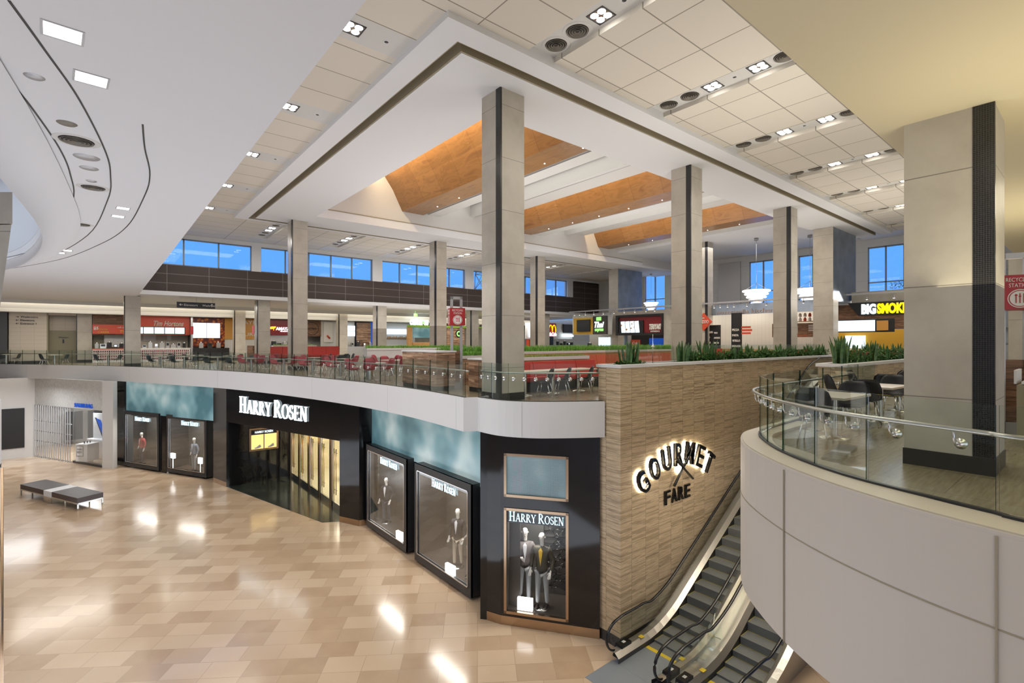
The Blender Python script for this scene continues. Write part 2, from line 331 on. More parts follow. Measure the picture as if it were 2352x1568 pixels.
def dup(root, loc, rz=0, label=None, group=None, sc=None, fam=None):
    if root.name not in CH: CH[root.name] = [(c, kids(c)) for c in kids(root)]
    r = root.copy(); C.objects.link(r); r.location = loc; r.rotation_euler = (0,0,rz)
    if sc: r.scale = (sc,)*3
    if label: r['label'] = label
    if group: r['group'] = group
    for c, gs in CH[root.name]:
        k = c.copy(); C.objects.link(k); k.parent = r
        for g in gs: q = g.copy(); C.objects.link(q); q.parent = k
    return r
class Proto:
    """builds the thing once, the first call places it, later calls copy it"""
    def __init__(s, make): s.make = make; s.o = None
    def __call__(s, loc, rz=0, label=None, group=None, sc=None):
        if s.o is None:
            s.o = s.make(); o = s.o; o.location = loc; o.rotation_euler = (0,0,rz)
            if sc: o.scale = (sc,)*3
            if label: o['label'] = label
            if group: o['group'] = group
            return o
        return dup(s.o, loc, rz, label, group, sc)
TMP = bpy.data.scenes.new('workbench'); TXT = {}
def tmp_dg():
    with bpy.context.temp_override(scene=TMP, view_layer=TMP.view_layers[0]):
        d = bpy.context.evaluated_depsgraph_get(); d.update(); return d
def text_mesh(body, w, h, depth=.01, bold=0, shear=0):
    key = (body, bold, shear)
    if key in TXT: me = TXT[key]
    else:
        cu = bpy.data.curves.new('t', 'FONT'); cu.body = body; cu.size = 1; cu.offset = bold; cu.shear = shear; cu.resolution_u = 3
        o = bpy.data.objects.new('t', cu); TMP.collection.objects.link(o)
        me = bpy.data.meshes.new_from_object(o.evaluated_get(tmp_dg()))
        bpy.data.objects.remove(o); TXT[key] = me
    xs = [v.co.x for v in me.vertices]; ys = [v.co.y for v in me.vertices]
    x0, x1, y0, y1 = min(xs), max(xs), min(ys), max(ys)
    vs = [(((v.co.x-x0)/(x1-x0))*w, ((v.co.y-y0)/(y1-y0))*h) for v in me.vertices]
    fs = [tuple(p.vertices) for p in me.polygons]
    return vs, fs
def text(body, w, h, org, xd, mat, parent=None, depth=.02, up=(0,0,1), name='lettering', bold=0, shear=0, wave=None):
    vs, fs = text_mesh(body, w, h, depth, bold, shear)
    xd = Vector(xd).normalized(); up = Vector(up).normalized(); n = xd.cross(up); org = Vector(org)
    if wave: vs = [wave(x, y) for x, y in vs]
    k = len(vs); m = MB()
    P = [org+xd*x+up*y+n*depth for x, y in vs]+[org+xd*x+up*y for x, y in vs]
    F = list(fs)+[tuple(i+k for i in f[::-1]) for f in fs]
    cnt = {}
    for f in fs:
        for a, b in zip(f, f[1:]+f[:1]): cnt[(a, b)] = 1
    for a, b in cnt:
        if (b, a) not in cnt: F.append((b, a, a+k, b+k))
    m.add(P, F)
    return m.build(name, mat, parent)
VX = (1,0,0); VY = (0,-1,0)   # reading directions on walls that face -Y and -X
# serif capitals made of strokes, cap height 1
def serif(ch):
    Q = []; T, t = .15, .06
    def st(x0,y0,x1,y1,w):
        Q.append([(x0-w/2,y0),(x0+w/2,y0),(x1+w/2,y1),(x1-w/2,y1)])
    def hb(x0,x1,y,w=t): Q.append([(x0,y-w/2),(x1,y-w/2),(x1,y+w/2),(x0,y+w/2)])
    def sf(x,y,w=.3): yy = y+.022 if y < .5 else y-.022; hb(x-w/2,x+w/2,yy,.045)
    def arc(cx,cy,rx,ry,a0,a1,thick,thin,n=14):
        for i in range(n):
            p = []
            for a in (a0+(a1-a0)*i/n, a0+(a1-a0)*(i+1)/n):
                a = math.radians(a); w = thin+(thick-thin)*abs(math.cos(a))
                p.append(((cx+(rx-w/2)*math.cos(a), cy+(ry-thin/2)*math.sin(a)), (cx+(rx+w/2)*math.cos(a), cy+(ry+thin/2)*math.sin(a))))
            Q.append([p[0][0],p[0][1],p[1][1],p[1][0]])
    if ch == 'H': st(.2,0,.2,1,T); st(.7,0,.7,1,T); hb(.2,.7,.5); [sf(x,y) for x in (.2,.7) for y in (0,1)]; W = .92
    elif ch == 'A': st(.12,0,.43,1,t); st(.74,0,.43,1,T); hb(.2,.66,.33); sf(.12,0,.24); sf(.74,0,.3); W = .9
    elif ch == 'R': st(.18,0,.18,1,T); arc(.32,.74,.24,.235,-90,90,T,t); hb(.1,.33,.975,.05); hb(.18,.34,.5,.05); st(.74,0,.36,.5,T); sf(.18,0,.3); sf(.76,0,.18); W = .86
    elif ch == 'Y': st(.42,.45,.12,1,T); st(.42,.45,.7,1,t); st(.42,0,.42,.5,T); sf(.12,1,.26); sf(.7,1,.24); sf(.42,0); W = .82
    elif ch == 'O': arc(.46,.5,.36,.485,0,360,T,t,28); W = .92
    elif ch == 'S': arc(.32,.745,.19,.225,30,270,.12,t); arc(.32,.27,.22,.24,-150,90,.13,t); hb(.46,.5,.83,.16); hb(.08,.12,.2,.18); W = .62
    elif ch == 'E': st(.18,0,.18,1,T); hb(.1,.62,.975,.05); hb(.1,.66,.025,.05); hb(.18,.5,.5,.05); hb(.6,.64,.1,.15); hb(.58,.62,.91,.13); hb(.48,.51,.5,.16); W = .72
    elif ch == 'N': st(.16,0,.16,1,t); st(.74,0,.74,1,t); st(.72,0,.16,1,T); sf(.16,0,.24); sf(.12,1,.24); sf(.74,1,.26); W = .92
    else: W = .35
    return Q, W
def serif_sign(org, xd, length, height, mat, parent, depth=.03, split=True, up=(0,0,1)):
    word = [(c, 1.0 if i in (0, 6) else .82) for i, c in enumerate('HARRY ROSEN')]
    tot = sum(serif(c)[1]*s for c, s in word); kx = length/tot
    xd = Vector(xd).normalized(); up = Vector(up); n = xd.cross(up); org = Vector(org); x = 0; m = MB()
    for c, s in word:
        Q, W = serif(c)
        if split: m = MB()
        for q in Q:
            P = [org+xd*(x+a*s*kx)+up*(b*s*height) for a, b in q]
            m.add([p+n*depth for p in P]+P, [(0,1,2,3),(7,6,5,4)]+[(i,i+4,(i+1)%4+4,(i+1)%4) for i in range(4)])
        if split and Q: m.build('letter', mat, parent)
        x += W*s*kx
    if not split: m.build('lettering', mat, parent)
def offs(P, d):
    """offset a plan polyline to the left by d"""
    out = []
    for i, p in enumerate(P):
        a = Vector(P[max(i-1,0)]); b = Vector(P[min(i+1,len(P)-1)]); t = (b-a).normalized(); out.append((p[0]-t.y*d, p[1]+t.x*d))
    return out
def smooth(P, k=4):
    """Catmull-Rom resample"""
    out = []
    for i in range(len(P)-1):
        p0 = P[max(i-1,0)]; p1 = P[i]; p2 = P[i+1]; p3 = P[min(i+2,len(P)-1)]
        for j in range(k):
            t = j/k
            out.append(tuple(.5*((2*b)+(c-a)*t+(2*a-5*b+4*c-d)*t*t+(3*b-a-3*c+d)*t**3) for a,b,c,d in zip(p0,p1,p2,p3)))
    out.append(tuple(P[-1])); return out
def along(P, step):
    """points every step metres along a polyline"""
    out = [Vector(P[0])]; need = step
    for a, b in zip(P, P[1:]):
        a = Vector(a); b = Vector(b); L = (b-a).length; pos = 0
        while L-pos >= need: pos += need; out.append(a+(b-a)*(pos/L)); need = step
        need -= (L-pos)
    return [tuple(p) for p in out]
# ---------------------------------------------------------------- setting
LF = smooth([(-9.5,55.5),(-5.65,50.66),(-2.67,46.56),(-.08,42.89),(1.8,39.24),(3.35,35.6),(4.97,31.7),(6.22,27.56),(7.12,23.7),(7.67,20.68),(8.0,18.2),(8.15,15.72),(8.14,14.0),(8.02,11.89)], 4)
LF2 = smooth([(8.02,11.89),(8.38,11.72)],1)[:-1] + smooth([(8.38,11.72),(8.42,10.75),(8.85,9.95),(9.6,9.33),(10.47,8.78)], 4)
LFA = LF + LF2[1:]
RF = smooth([(5.3,-8),(5.6,-4),(5.85,-1),(6.03,.63),(6.35,1.70),(6.94,2.71),(7.85,3.66),(8.83,4.17),(9.6,4.27),(11,4.3)], 5)
struct('floor', MB().box(-30,-16,ZL-.3,50,62,ZL), 'marble_floor')
struct('floor', MB().prism(LFA+[(10.49,9.0),(26.6,9.0),(26.6,62),(-14,62)], -.85, 0), 'upper_floor')
struct('floor', MB().prism(RF+[(15.95,4.3),(26.6,4.3),(26.6,-14),(5.3,-14)], -.85, 0), 'upper_floor')
struct('floor', MB().box(26.6,-14,-.85,50,62,0), 'upper_floor')
# white slab edges (left balcony: flat band, right balcony: deep band with cladding joints)
A = offs(LFA, -.05)
struct('trim_1', MB().ribbon(A, offs(LFA, .12), -.9, .06), 'white_trim')
band = MB().ribbon(offs(RF, .06), offs(RF, -.22), -2.25, .04)
struct('trim_2', band, 'fascia_joint')
struct('trim_25', MB().ribbon(offs(RF, .03), offs(RF, -.42), .0, .055), 'ledge')
struct('trim_2', MB().box(10.9,4.28,-2.25,26.6,4.42,.04), 'fascia_joint')
j = MB().ribbon(offs(RF, .066), offs(RF, .05), -.815, -.80)
P = offs(RF, .068)
for tgt in ((6.94,2.71),(6.03,.63),(5.6,-4)):
    i = min(range(len(P)), key=lambda k: (P[k][0]-tgt[0])**2+(P[k][1]-tgt[1])**2); j.seg(P[i], (P[i][0]+.008, P[i][1]+.01), -2.25, .0, .012)
struct('trim_3', j, 'slot')
j = MB()
P = offs(LFA, -.052)
for i in range(6, len(P)-1, 9): j.seg(P[i], (P[i][0]+.003, P[i][1]-.008), -.88, .04, .003)
struct('trim_3', j, 'grey_metal')
# ceilings of the mall side (4.7) with the oval opening
hole = smooth([(-2.3,2.0),(-1.6,7.5),(-1.26,12.7),(-1.2,17.3),(-1.75,22),(-2.8,26.3),(-5,31.5),(-8.5,35)], 4)
far = smooth([(-26,2.0),(-27,7.5),(-27,12.7),(-26.5,17.3),(-25,22),(-22,28),(-17,33),(-11,36)], 4)
c = MB()
c.ribbon([(1.8,2.17+37*i/(len(hole)-1)) for i in range(len(hole))], hole, 4.7, 4.95)
c.prism([(1.8,39.17),(-8.5,35),(-11,36),(-17,33),(-22,28),(-30,28),(-30,62),(1.8,62)], 4.7, 4.95)
struct('ceiling', c, 'white_ceiling')
dr = MB().ribbon(far, offs(far, .3), 4.7, 8.2).ribbon(hole, offs(hole, -.3), 4.96, 8.2)
area((-7, 22, 8.1), 5, 300, (.82, .9, 1), sy=10)
dr.box(-40,-10,8.2,2,45,8.4); struct('wall_drum', dr, 'drum')
ring = MB()
H2 = offs(hole, -.02); H1 = offs(hole, -.75)
for i in range(len(hole)-1):
    a, b2, c2, d = H1[i], H1[i+1], H2[i+1], H2[i]
    ring.add([(a[0],a[1],4.68),(b2[0],b2[1],4.68),(c2[0],c2[1],4.35),(d[0],d[1],4.35),(c2[0],c2[1],4.9),(d[0],d[1],4.9)], [(0,1,2,3),(3,2,4,5)], True)
struct('trim_4', ring, 'white_ceiling')
gr = MB()
for pts in ([(-.65,6.23),(-.47,7.06),(-.23,8.25),(.02,10.15),(.1,11.55),(.07,13.73),(-.34,18.58),(-1.51,24.26),(-3.19,28.59)],
            [(-1.05,6.3),(-.88,7.86),(-.72,8.87),(-.53,10.49),(-.46,12.01),(-.5,14.2),(-.95,18.8),(-2.1,23.8),(-3.7,27.6)],
            [(.42,8.6),(.5,9.65),(.65,11.1),(.66,12.83),(.48,16.52),(-.06,19.98),(-1.31,24.96),(-3.6,30.6)]):
    q = smooth(pts, 6); gr.ribbon(q, offs(q, -.022), 4.694, 4.705)
struct('trim_5', gr, 'vent_dark')
struct('ceiling', MB().box(1.8,-14,4.66,50,2.17,4.9), 'cream_ceiling')
struct('wall_upper_south', MB().box(1.6,1.9,4.9,47,2.17,9.4), 'white')
struct('wall_upper_west', MB().box(1.5,2.17,4.95,1.8,40.25,9.4), 'white')
# tiled ceiling of the food hall, 8.95, with recessed lamp strips
SX = [8.2+4.93*k for k in range(7)]
tl = MB(); x = 1.8
for s0 in SX:
    tl.box(x, 2.17, 8.95, s0, 9.3, 9.3); x = s0+.9
tl.box(x, 2.17, 8.95, 40.1, 9.3, 9.3)
struct('ceiling', tl, 'ceiling_panel')
st = MB()
for s0 in SX: st.box(s0, 2.17, 9.09, s0+.9, 9.3, 9.3)
struct('ceiling', st, 'white')
tw = MB(); tws = MB(); y = 9.3
for k in range(5):
    y0 = 10.75+5.03*k; tw.box(1.8, y, 8.95, 5.85, y0, 9.3); tws.box(1.8, y0, 8.95, 5.85, y0+1.0, 9.3); y = y0+1.0
tw.box(1.8, y, 8.95, 5.85, 40.25, 9.3); struct('ceiling', tw, 'ceiling_panel_west'); struct('ceiling', tws, 'white')
tn = MB(); tns = MB(); x = 5.85; NX = [8.05+5.1*k for k in range(7)]
for s0 in NX: tn.box(x, 32.25, 8.95, s0, 40.25, 9.3); tns.box(s0, 32.25, 8.95, s0+.95, 32.6, 9.3); tns.box(s0, 38.3, 8.95, s0+.95, 40.25, 9.3); tns.box(s0, 32.6, 9.07, s0+.95, 38.3, 9.3); x = s0+.95
tn.box(x, 32.25, 8.95, 47, 40.25, 9.3); struct('ceiling', tn, 'ceiling_panel'); struct('ceiling', tns, 'white')
def ring4(m, x0,y0,x1,y1, X0,Y0,X1,Y1, z0,z1):
    m.box(X0,Y0,z0,X1,y0,z1); m.box(X0,y1,z0,X1,Y1,z1); m.box(X0,y0,z0,x0,y1,z1)
    if X1 > x1: m.box(x1,y0,z0,X1,y1,z1)
    return m
struct('ceiling', ring4(MB(), 6.5,9.92,40.1,31.95, 5.85,9.3,40.1,32.25, 8.8,9.3), 'white_ceiling')      # outer band
struct('trim_6', ring4(MB(), 6.84,10.26,40.1,31.6, 6.5,9.92,40.1,31.95, 9.12,9.3), 'slot')
struct('trim_26', ring4(ring4(MB(), 6.84,10.26,40.1,31.6, 6.80,10.22,40.1,31.64, 8.815,9.12), 6.54,9.96,40.1,31.91, 6.5,9.92,40.1,31.95, 8.815,9.12), 'slot')               # shadow gap
struct('ceiling', ring4(MB(), 9.4,12.45,40.1,28.9, 6.84,10.26,40.1,31.6, 8.8,9.3), 'white_ceiling')      # column soffit
up = MB().box(9.1,12.15,9.3,9.4,29.2,12.6); up.box(9.4,12.15,9.3,43.8,12.45,12.6); up.box(9.4,28.9,9.3,40.1,29.2,12.6).box(40.1,28.9,9.0,43.8,29.2,12.6).box(43.8,28.9,9.0,47,29.2,9.95).box(36.4,12.15,9.95,36.7,29.2,12.6)
struct('wall_lightwell', up, 'white'); struct('trim_7', MB().box(9.42,28.875,9.27,40.1,28.895,9.32), 'slot')
struct('ceiling', MB().box(9.1,12.15,12.6,36.4,29.2,12.8), 'white_ceiling')
struct('ceiling', MB().box(36.4,12.45,9.75,47,28.9,9.95).box(40.1,2.17,9.75,47,12.45,9.95).box(40.1,28.9,8.8,47,32.25,9.0), 'white_ceiling')
dl = MB()
for i, (a, b2) in enumerate([(38,14),(38,16.5),(38,22),(41,15),(41,19.5),(41,24),(44,13),(44,17),(44,21),(44,25)]): 
    for q in range(3): dl.lathe([(0,9.742),(.11,9.742),(.11,9.76)], (a+.35*q, b2, 0), 10)
# white beams and recessed panels between the timber beams
for k in range(3):
    o = 9.45*k
    wb = MB().box(16.62+o,12.46,10.05,17.5+o,28.89,12.6)
    wb.add([(17.5+o,12.46,10.7),(19.9+o,12.46,11.2),(19.9+o,28.89,11.2),(17.5+o,28.89,10.7)], [(0,3,2,1)])
    if k < 2: wb.box(20.0+o,12.46,10.45,20.25+o,28.89,12.6); wb.box(20.45+o,12.46,10.75,22.4+o,28.89,10.9)
    struct('trim_8', wb, 'white')
    struct('trim_9', MB().box(20.25+o,12.46,10.5,20.45+o,28.89,10.6).box(16.3+o,12.46,10.1,16.62+o,28.89,10.2) if k<2 else MB().box(16.3+o,12.46,10.1,16.62+o,28.89,10.2), 'grey_metal')
    sec = [(14.75,9.97),(16.26,9.97),(16.26,12.55),(12.95,12.55),(13.55,11.95),(14.1,11.2)]
    bm = MB(); n = len(sec)
    for yy in (12.46, 28.89): bm.v += [(x+o, yy, z) for x, z in sec]
    for q in range(n): bm.f.append((q,(q+1)%n,(q+1)%n+n,q+n)); bm.sm.append(False)
    t = thing('timber_beam', ['wide curved timber ceiling beam nearest the left end of the light well','middle of the three curved timber ceiling beams, behind the nearest tall column','farthest curved timber ceiling beam, behind the second tall column'][k], 'beam', (15+o,20.6,9.97), 0, 'timber beams in the ceiling')
    ob = bm.build('cladding', 'beam_wood', t); ob.matrix_parent_inverse = Matrix.Translation((-15-o,-20.6,-9.97))
    sp = MB()
    for yy in range(6): sp.lathe([(0,9.955),(.03,9.955),(.03,9.972)], (15.9+o, 14.5+2.4*yy, 0), 10)
    ob = sp.build('downlight', 'lamp_white', t); ob.matrix_parent_inverse = Matrix.Translation((-15-o,-20.6,-9.97))
    l = area((12.62+o, 20.6, 12.15), .3, 330, (1, .76, .46), (0, -math.radians(60), 0), sy=15.8)
    l = area((18.6+o, 20.6, 10.2), .6, 60, (1, .95, .86), (PI, 0, 0), sy=15)
# window wall to the north, above the brown panelled band
WY = 40.25
struct('wall_north', MB().box(1.8,WY,5.02,42.4,WY+.3,6.83).box(42.4,WY,5.02,47.7,WY+.3,8.75), 'brown_panel')
piers = [(1.8,2.2),(8.44,9.08),(17.78,18.65),(27.29,28.25),(36.9,38.1),(41.5,42.4)]
wm = MB().box(1.8,WY,8.68,47,WY+.35,9.3).box(1.8,WY-.3,4.75,47.7,WY+.3,5.02)
for a, b2 in piers: wm.box(a,WY-.02,6.83,b2,WY+.5,8.68)
struct('wall_north', wm, 'white_trim')
n = 0
for (a, b2) in [(2.2,8.44),(9.08,17.78),(18.65,27.29),(28.25,36.9),(38.1,41.5)]:
    n += 1; f = MB(); cnt = max(2, round((b2-a)/1.85)); 
    for i in range(cnt+1): x = a+(b2-a)*i/cnt; f.box(x-.045,WY+.15,6.83,x+.045,WY+.3,8.68)
    f.box(a,WY+.15,8.6,b2,WY+.3,8.68).box(a,WY+.15,6.83,b2,WY+.3,6.9)
    w_ = struct('window_%d' % n, f, 'window_frame'); MB().box(a,WY+.2,6.86,b2,WY+.22,8.66).build('pane', 'sky_glass', w_)
struct('ceiling', MB().box(1.8,WY+.31,4.76,50,62,4.95), 'white_ceiling')
struct('wall_west', MB().box(-30.3,-16,ZL,-30,62,9), 'white'); struct('wall_north', MB().box(-30,62,ZL,1.5,62.3,9).box(1.5,62,ZL,50,62.3,4.7), 'white')
# east wall
EX = 47; ew = MB(); wins = [(10.2,12.5),(15.4,17.6),(19.4,21.9),(28.3,30.3),(31,33.6)]
y = -14
for a, b2 in wins: ew.box(EX,y,0,EX+.4,a,9.75); ew.box(EX,a,0,EX+.4,b2,2.5); ew.box(EX,a,9.15,EX+.4,b2,9.75); y = b2
ew.box(EX,y,0,EX+.4,41,9.75).box(51,41,0,51.3,62,4.76); struct('wall_east', ew, 'clad_white')
for a, b2 in wins:
    n += 1; f = MB()
    for yy in (a,(a+b2)/2,b2): f.box(EX+.1,yy-.05,2.5,EX+.25,yy+.05,9.15)
    for zz in (2.5,4.3,6.3,9.05): f.box(EX+.1,a,zz,EX+.25,b2,zz+.09)
    w_ = struct('window_%d' % n, f, 'window_frame'); MB().box(EX+.16,a,2.5,EX+.18,b2,9.15).build('pane', 'sky_glass', w_)
struct('trim_10', MB().box(46.9,22.7,0,46.98,24.9,9.3), 'gate')
# lamp coves above the far food stalls
cv = MB().box(-6,49.6,4.45,47,49.75,4.75).box(-6,50.2,4.1,47,50.35,4.5).box(-6,50.8,3.85,47,50.95,4.2).box(-6,51.3,3.85,47,53,4.75)
struct('trim_11', cv, 'white'); struct('trim_12', MB().box(-6,49.78,4.62,47,50.18,4.7).box(-6,50.4,4.36,47,50.75,4.4), 'cove')
struct('wall_north', MB().box(-30,53.6,0,51,53.9,4.75), 'grey_wall')
# travertine wall along the escalators and the parapet across the well
struct('wall_escalator', MB().box(10.49,8.25,ZL,26.6,9.0,1.0), 'travertine')
cap = MB().box(10.45,8.20,.98,26.65,8.42,1.06).box(10.45,8.9,.98,26.65,9.05,1.06).box(10.45,8.42,.98,10.65,8.9,1.06).box(26.45,8.42,.98,26.65,8.9,1.06)
struct('trim_13', cap, 'white_trim'); struct('trim_14', MB().box(10.65,8.42,.985,26.45,8.9,1.02), 'soil')
struct('wall_parapet', MB().box(15.95,4.75,0,30,5.45,.98), 'travertine')
struct('trim_13', MB().box(15.9,4.70,.96,30.05,4.9,1.05).box(15.9,5.32,.96,30.05,5.5,1.05).box(15.9,4.9,.96,16.1,5.32,1.05), 'white_trim')
struct('trim_14', MB().box(16.1,4.9,.965,30,5.32,1.01), 'soil')
struct('baseboard_escalator', MB().box(10.47,8.23,ZL,26,9.0,ZL+.28), 'plinth')
struct('wall_well', MB().box(26.6,4.4,ZL,26.9,9,-.01), 'white')
# south end behind the right column
struct('wall_south', MB().box(24,-8,0,24.4,2.32,4.66), 'limestone')
f = MB().box(25.9,2.3,0,26.0,4.2,.2)
for zz in (.2,1.55,3.0,4.4): f.box(25.9,2.3,zz,26,4.1,zz+.08)
for yy in (2.3,3.2,4.1): f.box(25.9,yy,0.2,26,yy+.06,4.5)
w_ = struct('window_%d' % (n+1), f, 'window_frame'); MB().box(25.94,2.3,.2,25.96,4.1,4.4).build('pane', 'sky_glass', w_)
# lower storefront walls
def storewall(pts, z0, z1, mat, th=.3, name='wall_storefront'):
    m = MB()
    for a, b2 in zip(pts, pts[1:]): m.seg(a, b2, z0, z1, th)
    return struct(name, m, mat)
TOPL = -.86
# black granite piers and header
storewall([(.55,42.0),(1.15,40.75)], ZL, TOPL, 'black')
storewall([(4.92,33.0),(5.31,31.39)], ZL, TOPL, 'black')
HDR = [(5.31,31.39),(8.2,22.1)]
storewall(HDR, -2.78, TOPL, 'black')
storewall([(8.2,22.1),(8.67,21.03)], ZL, TOPL, 'black'); storewall([(8.67,21.03),(9.35,20.9)], ZL, TOPL, 'black')
storewall([(5.31,31.39),(8.7,31.6)], ZL, -2.5, 'black')
storewall([(9.0,11.55),(9.3,12.05)], ZL, TOPL, 'black', .3); 
storewall([(8.62,11.6),(8.79,11.17)], ZL, TOPL, 'black', .3); storewall([(8.62,11.6),(9.35,12.2)], ZL, TOPL, 'black', .2)
storewall([(8.75,22.1),(8.75,22.35)], ZL, -2.7, 'black', .3)
struct('floor', MB().prism([(5.33,31.42),(7.56,22.5),(8.25,22.1),(8.8,22.1),(8.8,31.6)], ZL, ZL+.006), 'dark_tile')
struct('ceiling', MB().prism([(5.33,31.42),(8.25,22.1),(12,22.1),(12,31.6)], -2.78, -2.7), 'black_matte')
bb = MB()
for pts in ([(5.31,31.39),(4.92,33.0)], [(9.35,20.9),(8.67,21.03),(8.2,22.1)], [(10.42,8.9),(8.79,11.17),(8.62,11.6)]):
    for a, b2 in zip(pts, pts[1:]): bb.seg(a, b2, ZL, ZL+.26, .05, -.04)
struct('baseboard_storefront', bb, 'bronze')
# teal glazing behind the display boxes
def glazing(pts, bars):
    m = MB(); g = MB()
    for a, b2 in zip(pts, pts[1:]): m.seg(a, b2, -2.9, TOPL, .05, .06)
    struct('wall_glazing', m, 'teal_glass')
    for q in bars:
        for a, b2 in zip(pts, pts[1:]):
            if q[0] == 'h': g.seg(a, b2, q[1]-.03, q[1]+.03, .05, .0)
    for a in pts:
        g.box(a[0]-.04,a[1]-.04,ZL,a[0]+.04,a[1]+.04,TOPL)
    struct('trim_15', g, 'steel')
    b0 = MB()
    for a, b2 in zip(pts, pts[1:]):
        if math.dist(a, b2) < 1: b0.seg(a, b2, ZL, -2.9, .05, .06)
    struct('wall_glazing', b0, 'black')
glazing([(9.3,12.1),(9.3,12.3),(9.3,16.4),(9.3,16.95),(9.3,20.5),(9.3,20.9)], [('h',-1.55)])
glazing([(5.1,33.0),(3.1,37.1),(2.9,37.5),(1.2,41.0)], [('h',-1.55)])
# ---------------------------------------------------------------- columns
def column(x, y, z1, label, sz=.88, z0=0):
    t = thing('column', label, 'column', (x, y, z0), 0, None)
    MB().box(0,0,.0,sz,sz,z1-z0).build('shaft', 'limestone', t)
    MB().box(-.008,-.008,.22,.05,.20,z1-z0-.002).build('tile_strip', 'mosaic', t)
    MB().box(-.012,-.012,.001,sz+.012,sz+.012,.22).build('plinth', 'plinth', t)
    return t
column(8.58,10.92,8.8,'tall limestone column nearest the middle of the picture, at the tip of the glass railing')
column(18.25,10.85,8.8,'tall limestone column rising behind the snake plants on the stone wall')
column(27.95,10.85,8.8,'tall limestone column directly left of the stone and steel clad shaft')
column(8.54,30.55,8.8,'tall limestone column behind the red chairs, in front of the window band')
column(18.2,30.55,8.8,'tall limestone column directly left of the red recycling sign')
column(27.9,30.55,8.8,'slender far column just right of the nearest tall column')
column(37.65,20.9,9.75,'far column behind the tall column with snake plants at its foot')
column(8.54,.95,4.66,'massive limestone column with dark tile strip on the right balcony',.9)
column(1.1,41.6,4.7,'low column at the corner of the white soffit, left of the orange coffee counter')
column(-1.6,52.4,4.7,'low column between the washroom passage and the first counter',.95)
column(8.85,40.4,4.75,'low column right of the yellow counter, under the brown band')
column(18.25,40.4,4.75,'low column in front of the round wooden emblem wall counter',.88)
column(28.1,40.4,4.75,'low column seen just right of the red recycling sign')
column(37.9,40.4,4.75,'low far column left of the golden arches counter')
column(9.1,50,4.75,'low column beside the black menu counter under the hanging sign',.88)
column(18.5,50,4.75,'low column between the wooden wall and the pair of small menu screens',.88)
def clad(x, y, w, d, label):
    t = thing('clad_shaft', label, 'shaft', (x,y,0))
    MB().box(0,0,4.2,w,d,8.79).box(.3,0,0,.9,d,4.2).build('steel_cladding', 'clad_steel', t)
    MB().box(-.03,-.02,0,.0,d,8.79).box(-.02,-.03,0,.85,-.0,4.3).build('stone_face', 'limestone', t)
clad(34.9,11.1,4.3,1.1,'stone and steel clad shaft left of the burger counter')
clad(38.9,30.9,3.9,1.1,'silver steel clad shaft behind the teriyaki counter')

# ---------------------------------------------------------------- glass railings
def edge_mat(o):
    o.data.materials.append(M['glass_edge'])
    for i, p in enumerate(o.data.polygons):
        if i % 6 in (1, 3, 5): p.material_index = 1
def railing(curve, label, step, z0, rail_z=.82, ztop=1.08, brackets=True, side=1, bfar=1e9, P=None):
    t = thing('glass_railing', label, 'railing', (curve[0][0], curve[0][1], 0)); T = Matrix.Translation(-t.location)
    P = P or along(curve, step)
    if math.dist(P[-1], curve[-1]) > .3: P.append(curve[-1])
    def fix(o): o.matrix_parent_inverse = T; return o
    for a, b in zip(P, P[1:]):
        d = Vector((b[0]-a[0], b[1]-a[1])); g = .012/max(d.length, .1)
        a2 = (a[0]+d.x*g, a[1]+d.y*g); b2 = (b[0]-d.x*g, b[1]-d.y*g)
        o = MB().seg(a2, b2, z0, ztop, .014).build('glass_panel', 'rail_glass', t); edge_mat(o); fix(o)
        if brackets and math.hypot(*a) < bfar:
            for f in (.25, .75):
                c = Vector((a[0]+d.x*f, a[1]+d.y*f, 0)); n = Vector((-d.y, d.x, 0)).normalized()*side
                m = MB(); zz = rail_z-.16
                m.lathe([(0,-.03),(.052,-.03),(.055,-.022),(.055,-.012),(.03,-.01),(.03,.03),(0,.03)], tuple(c+Vector((0,0,zz))), 14, True, tuple(n))
                m.tube([c+Vector((0,0,zz))+n*.03, c+Vector((0,0,zz))+n*.085, c+Vector((0,0,zz+.06))+n*.11, c+Vector((0,0,rail_z))+n*.11], .009, 6)
                fix(m.build('bracket', 'steel', t))
    R = offs(curve, .11*side)
    fix(MB().tube([(p[0], p[1], rail_z) for p in R], .024, 8).build('handrail', 'rail_steel', t))
    sh = MB().ribbon(offs(curve, -.02), offs(curve, .035), z0-.06, z0+.0); fix(sh.build('base_shoe', 'charcoal', t))
    return t
LG = offs(LFA, .08); LG = LG[1:]
k = min(range(len(LG)), key=lambda i: math.dist(LG[i], (8.1, 11.8)))
railing(LG[:k+1], 'long curved glass railing in front of the red and black chairs', 1.18, .08, bfar=24)
railing(LG[k+1:], 'short glass railing between the nearest tall column and the stone wall', .62, .08)
i0 = 4
RG = smooth([(5.65,-8),(5.95,-4),(6.2,-1),(6.42,.52),(6.51,.72),(6.84,1.82),(7.21,2.49),(7.71,3.09),(8.22,3.53),(8.85,3.93),(9.6,4.1),(11.8,4.18),(15.4,4.3)], 3)
railing(RG, 'curved glass railing with round steel fixings on the right balcony', .95, .08, P=[(5.65,-8),(5.8,-6),(5.95,-4),(6.1,-2.2),(6.28,-.7),(6.51,.70),(6.84,1.82),(7.21,2.49),(7.71,3.09),(8.22,3.53),(8.85,3.93),(9.8,4.1),(11.2,4.16),(12.6,4.2),(14,4.25),(15.4,4.3)])

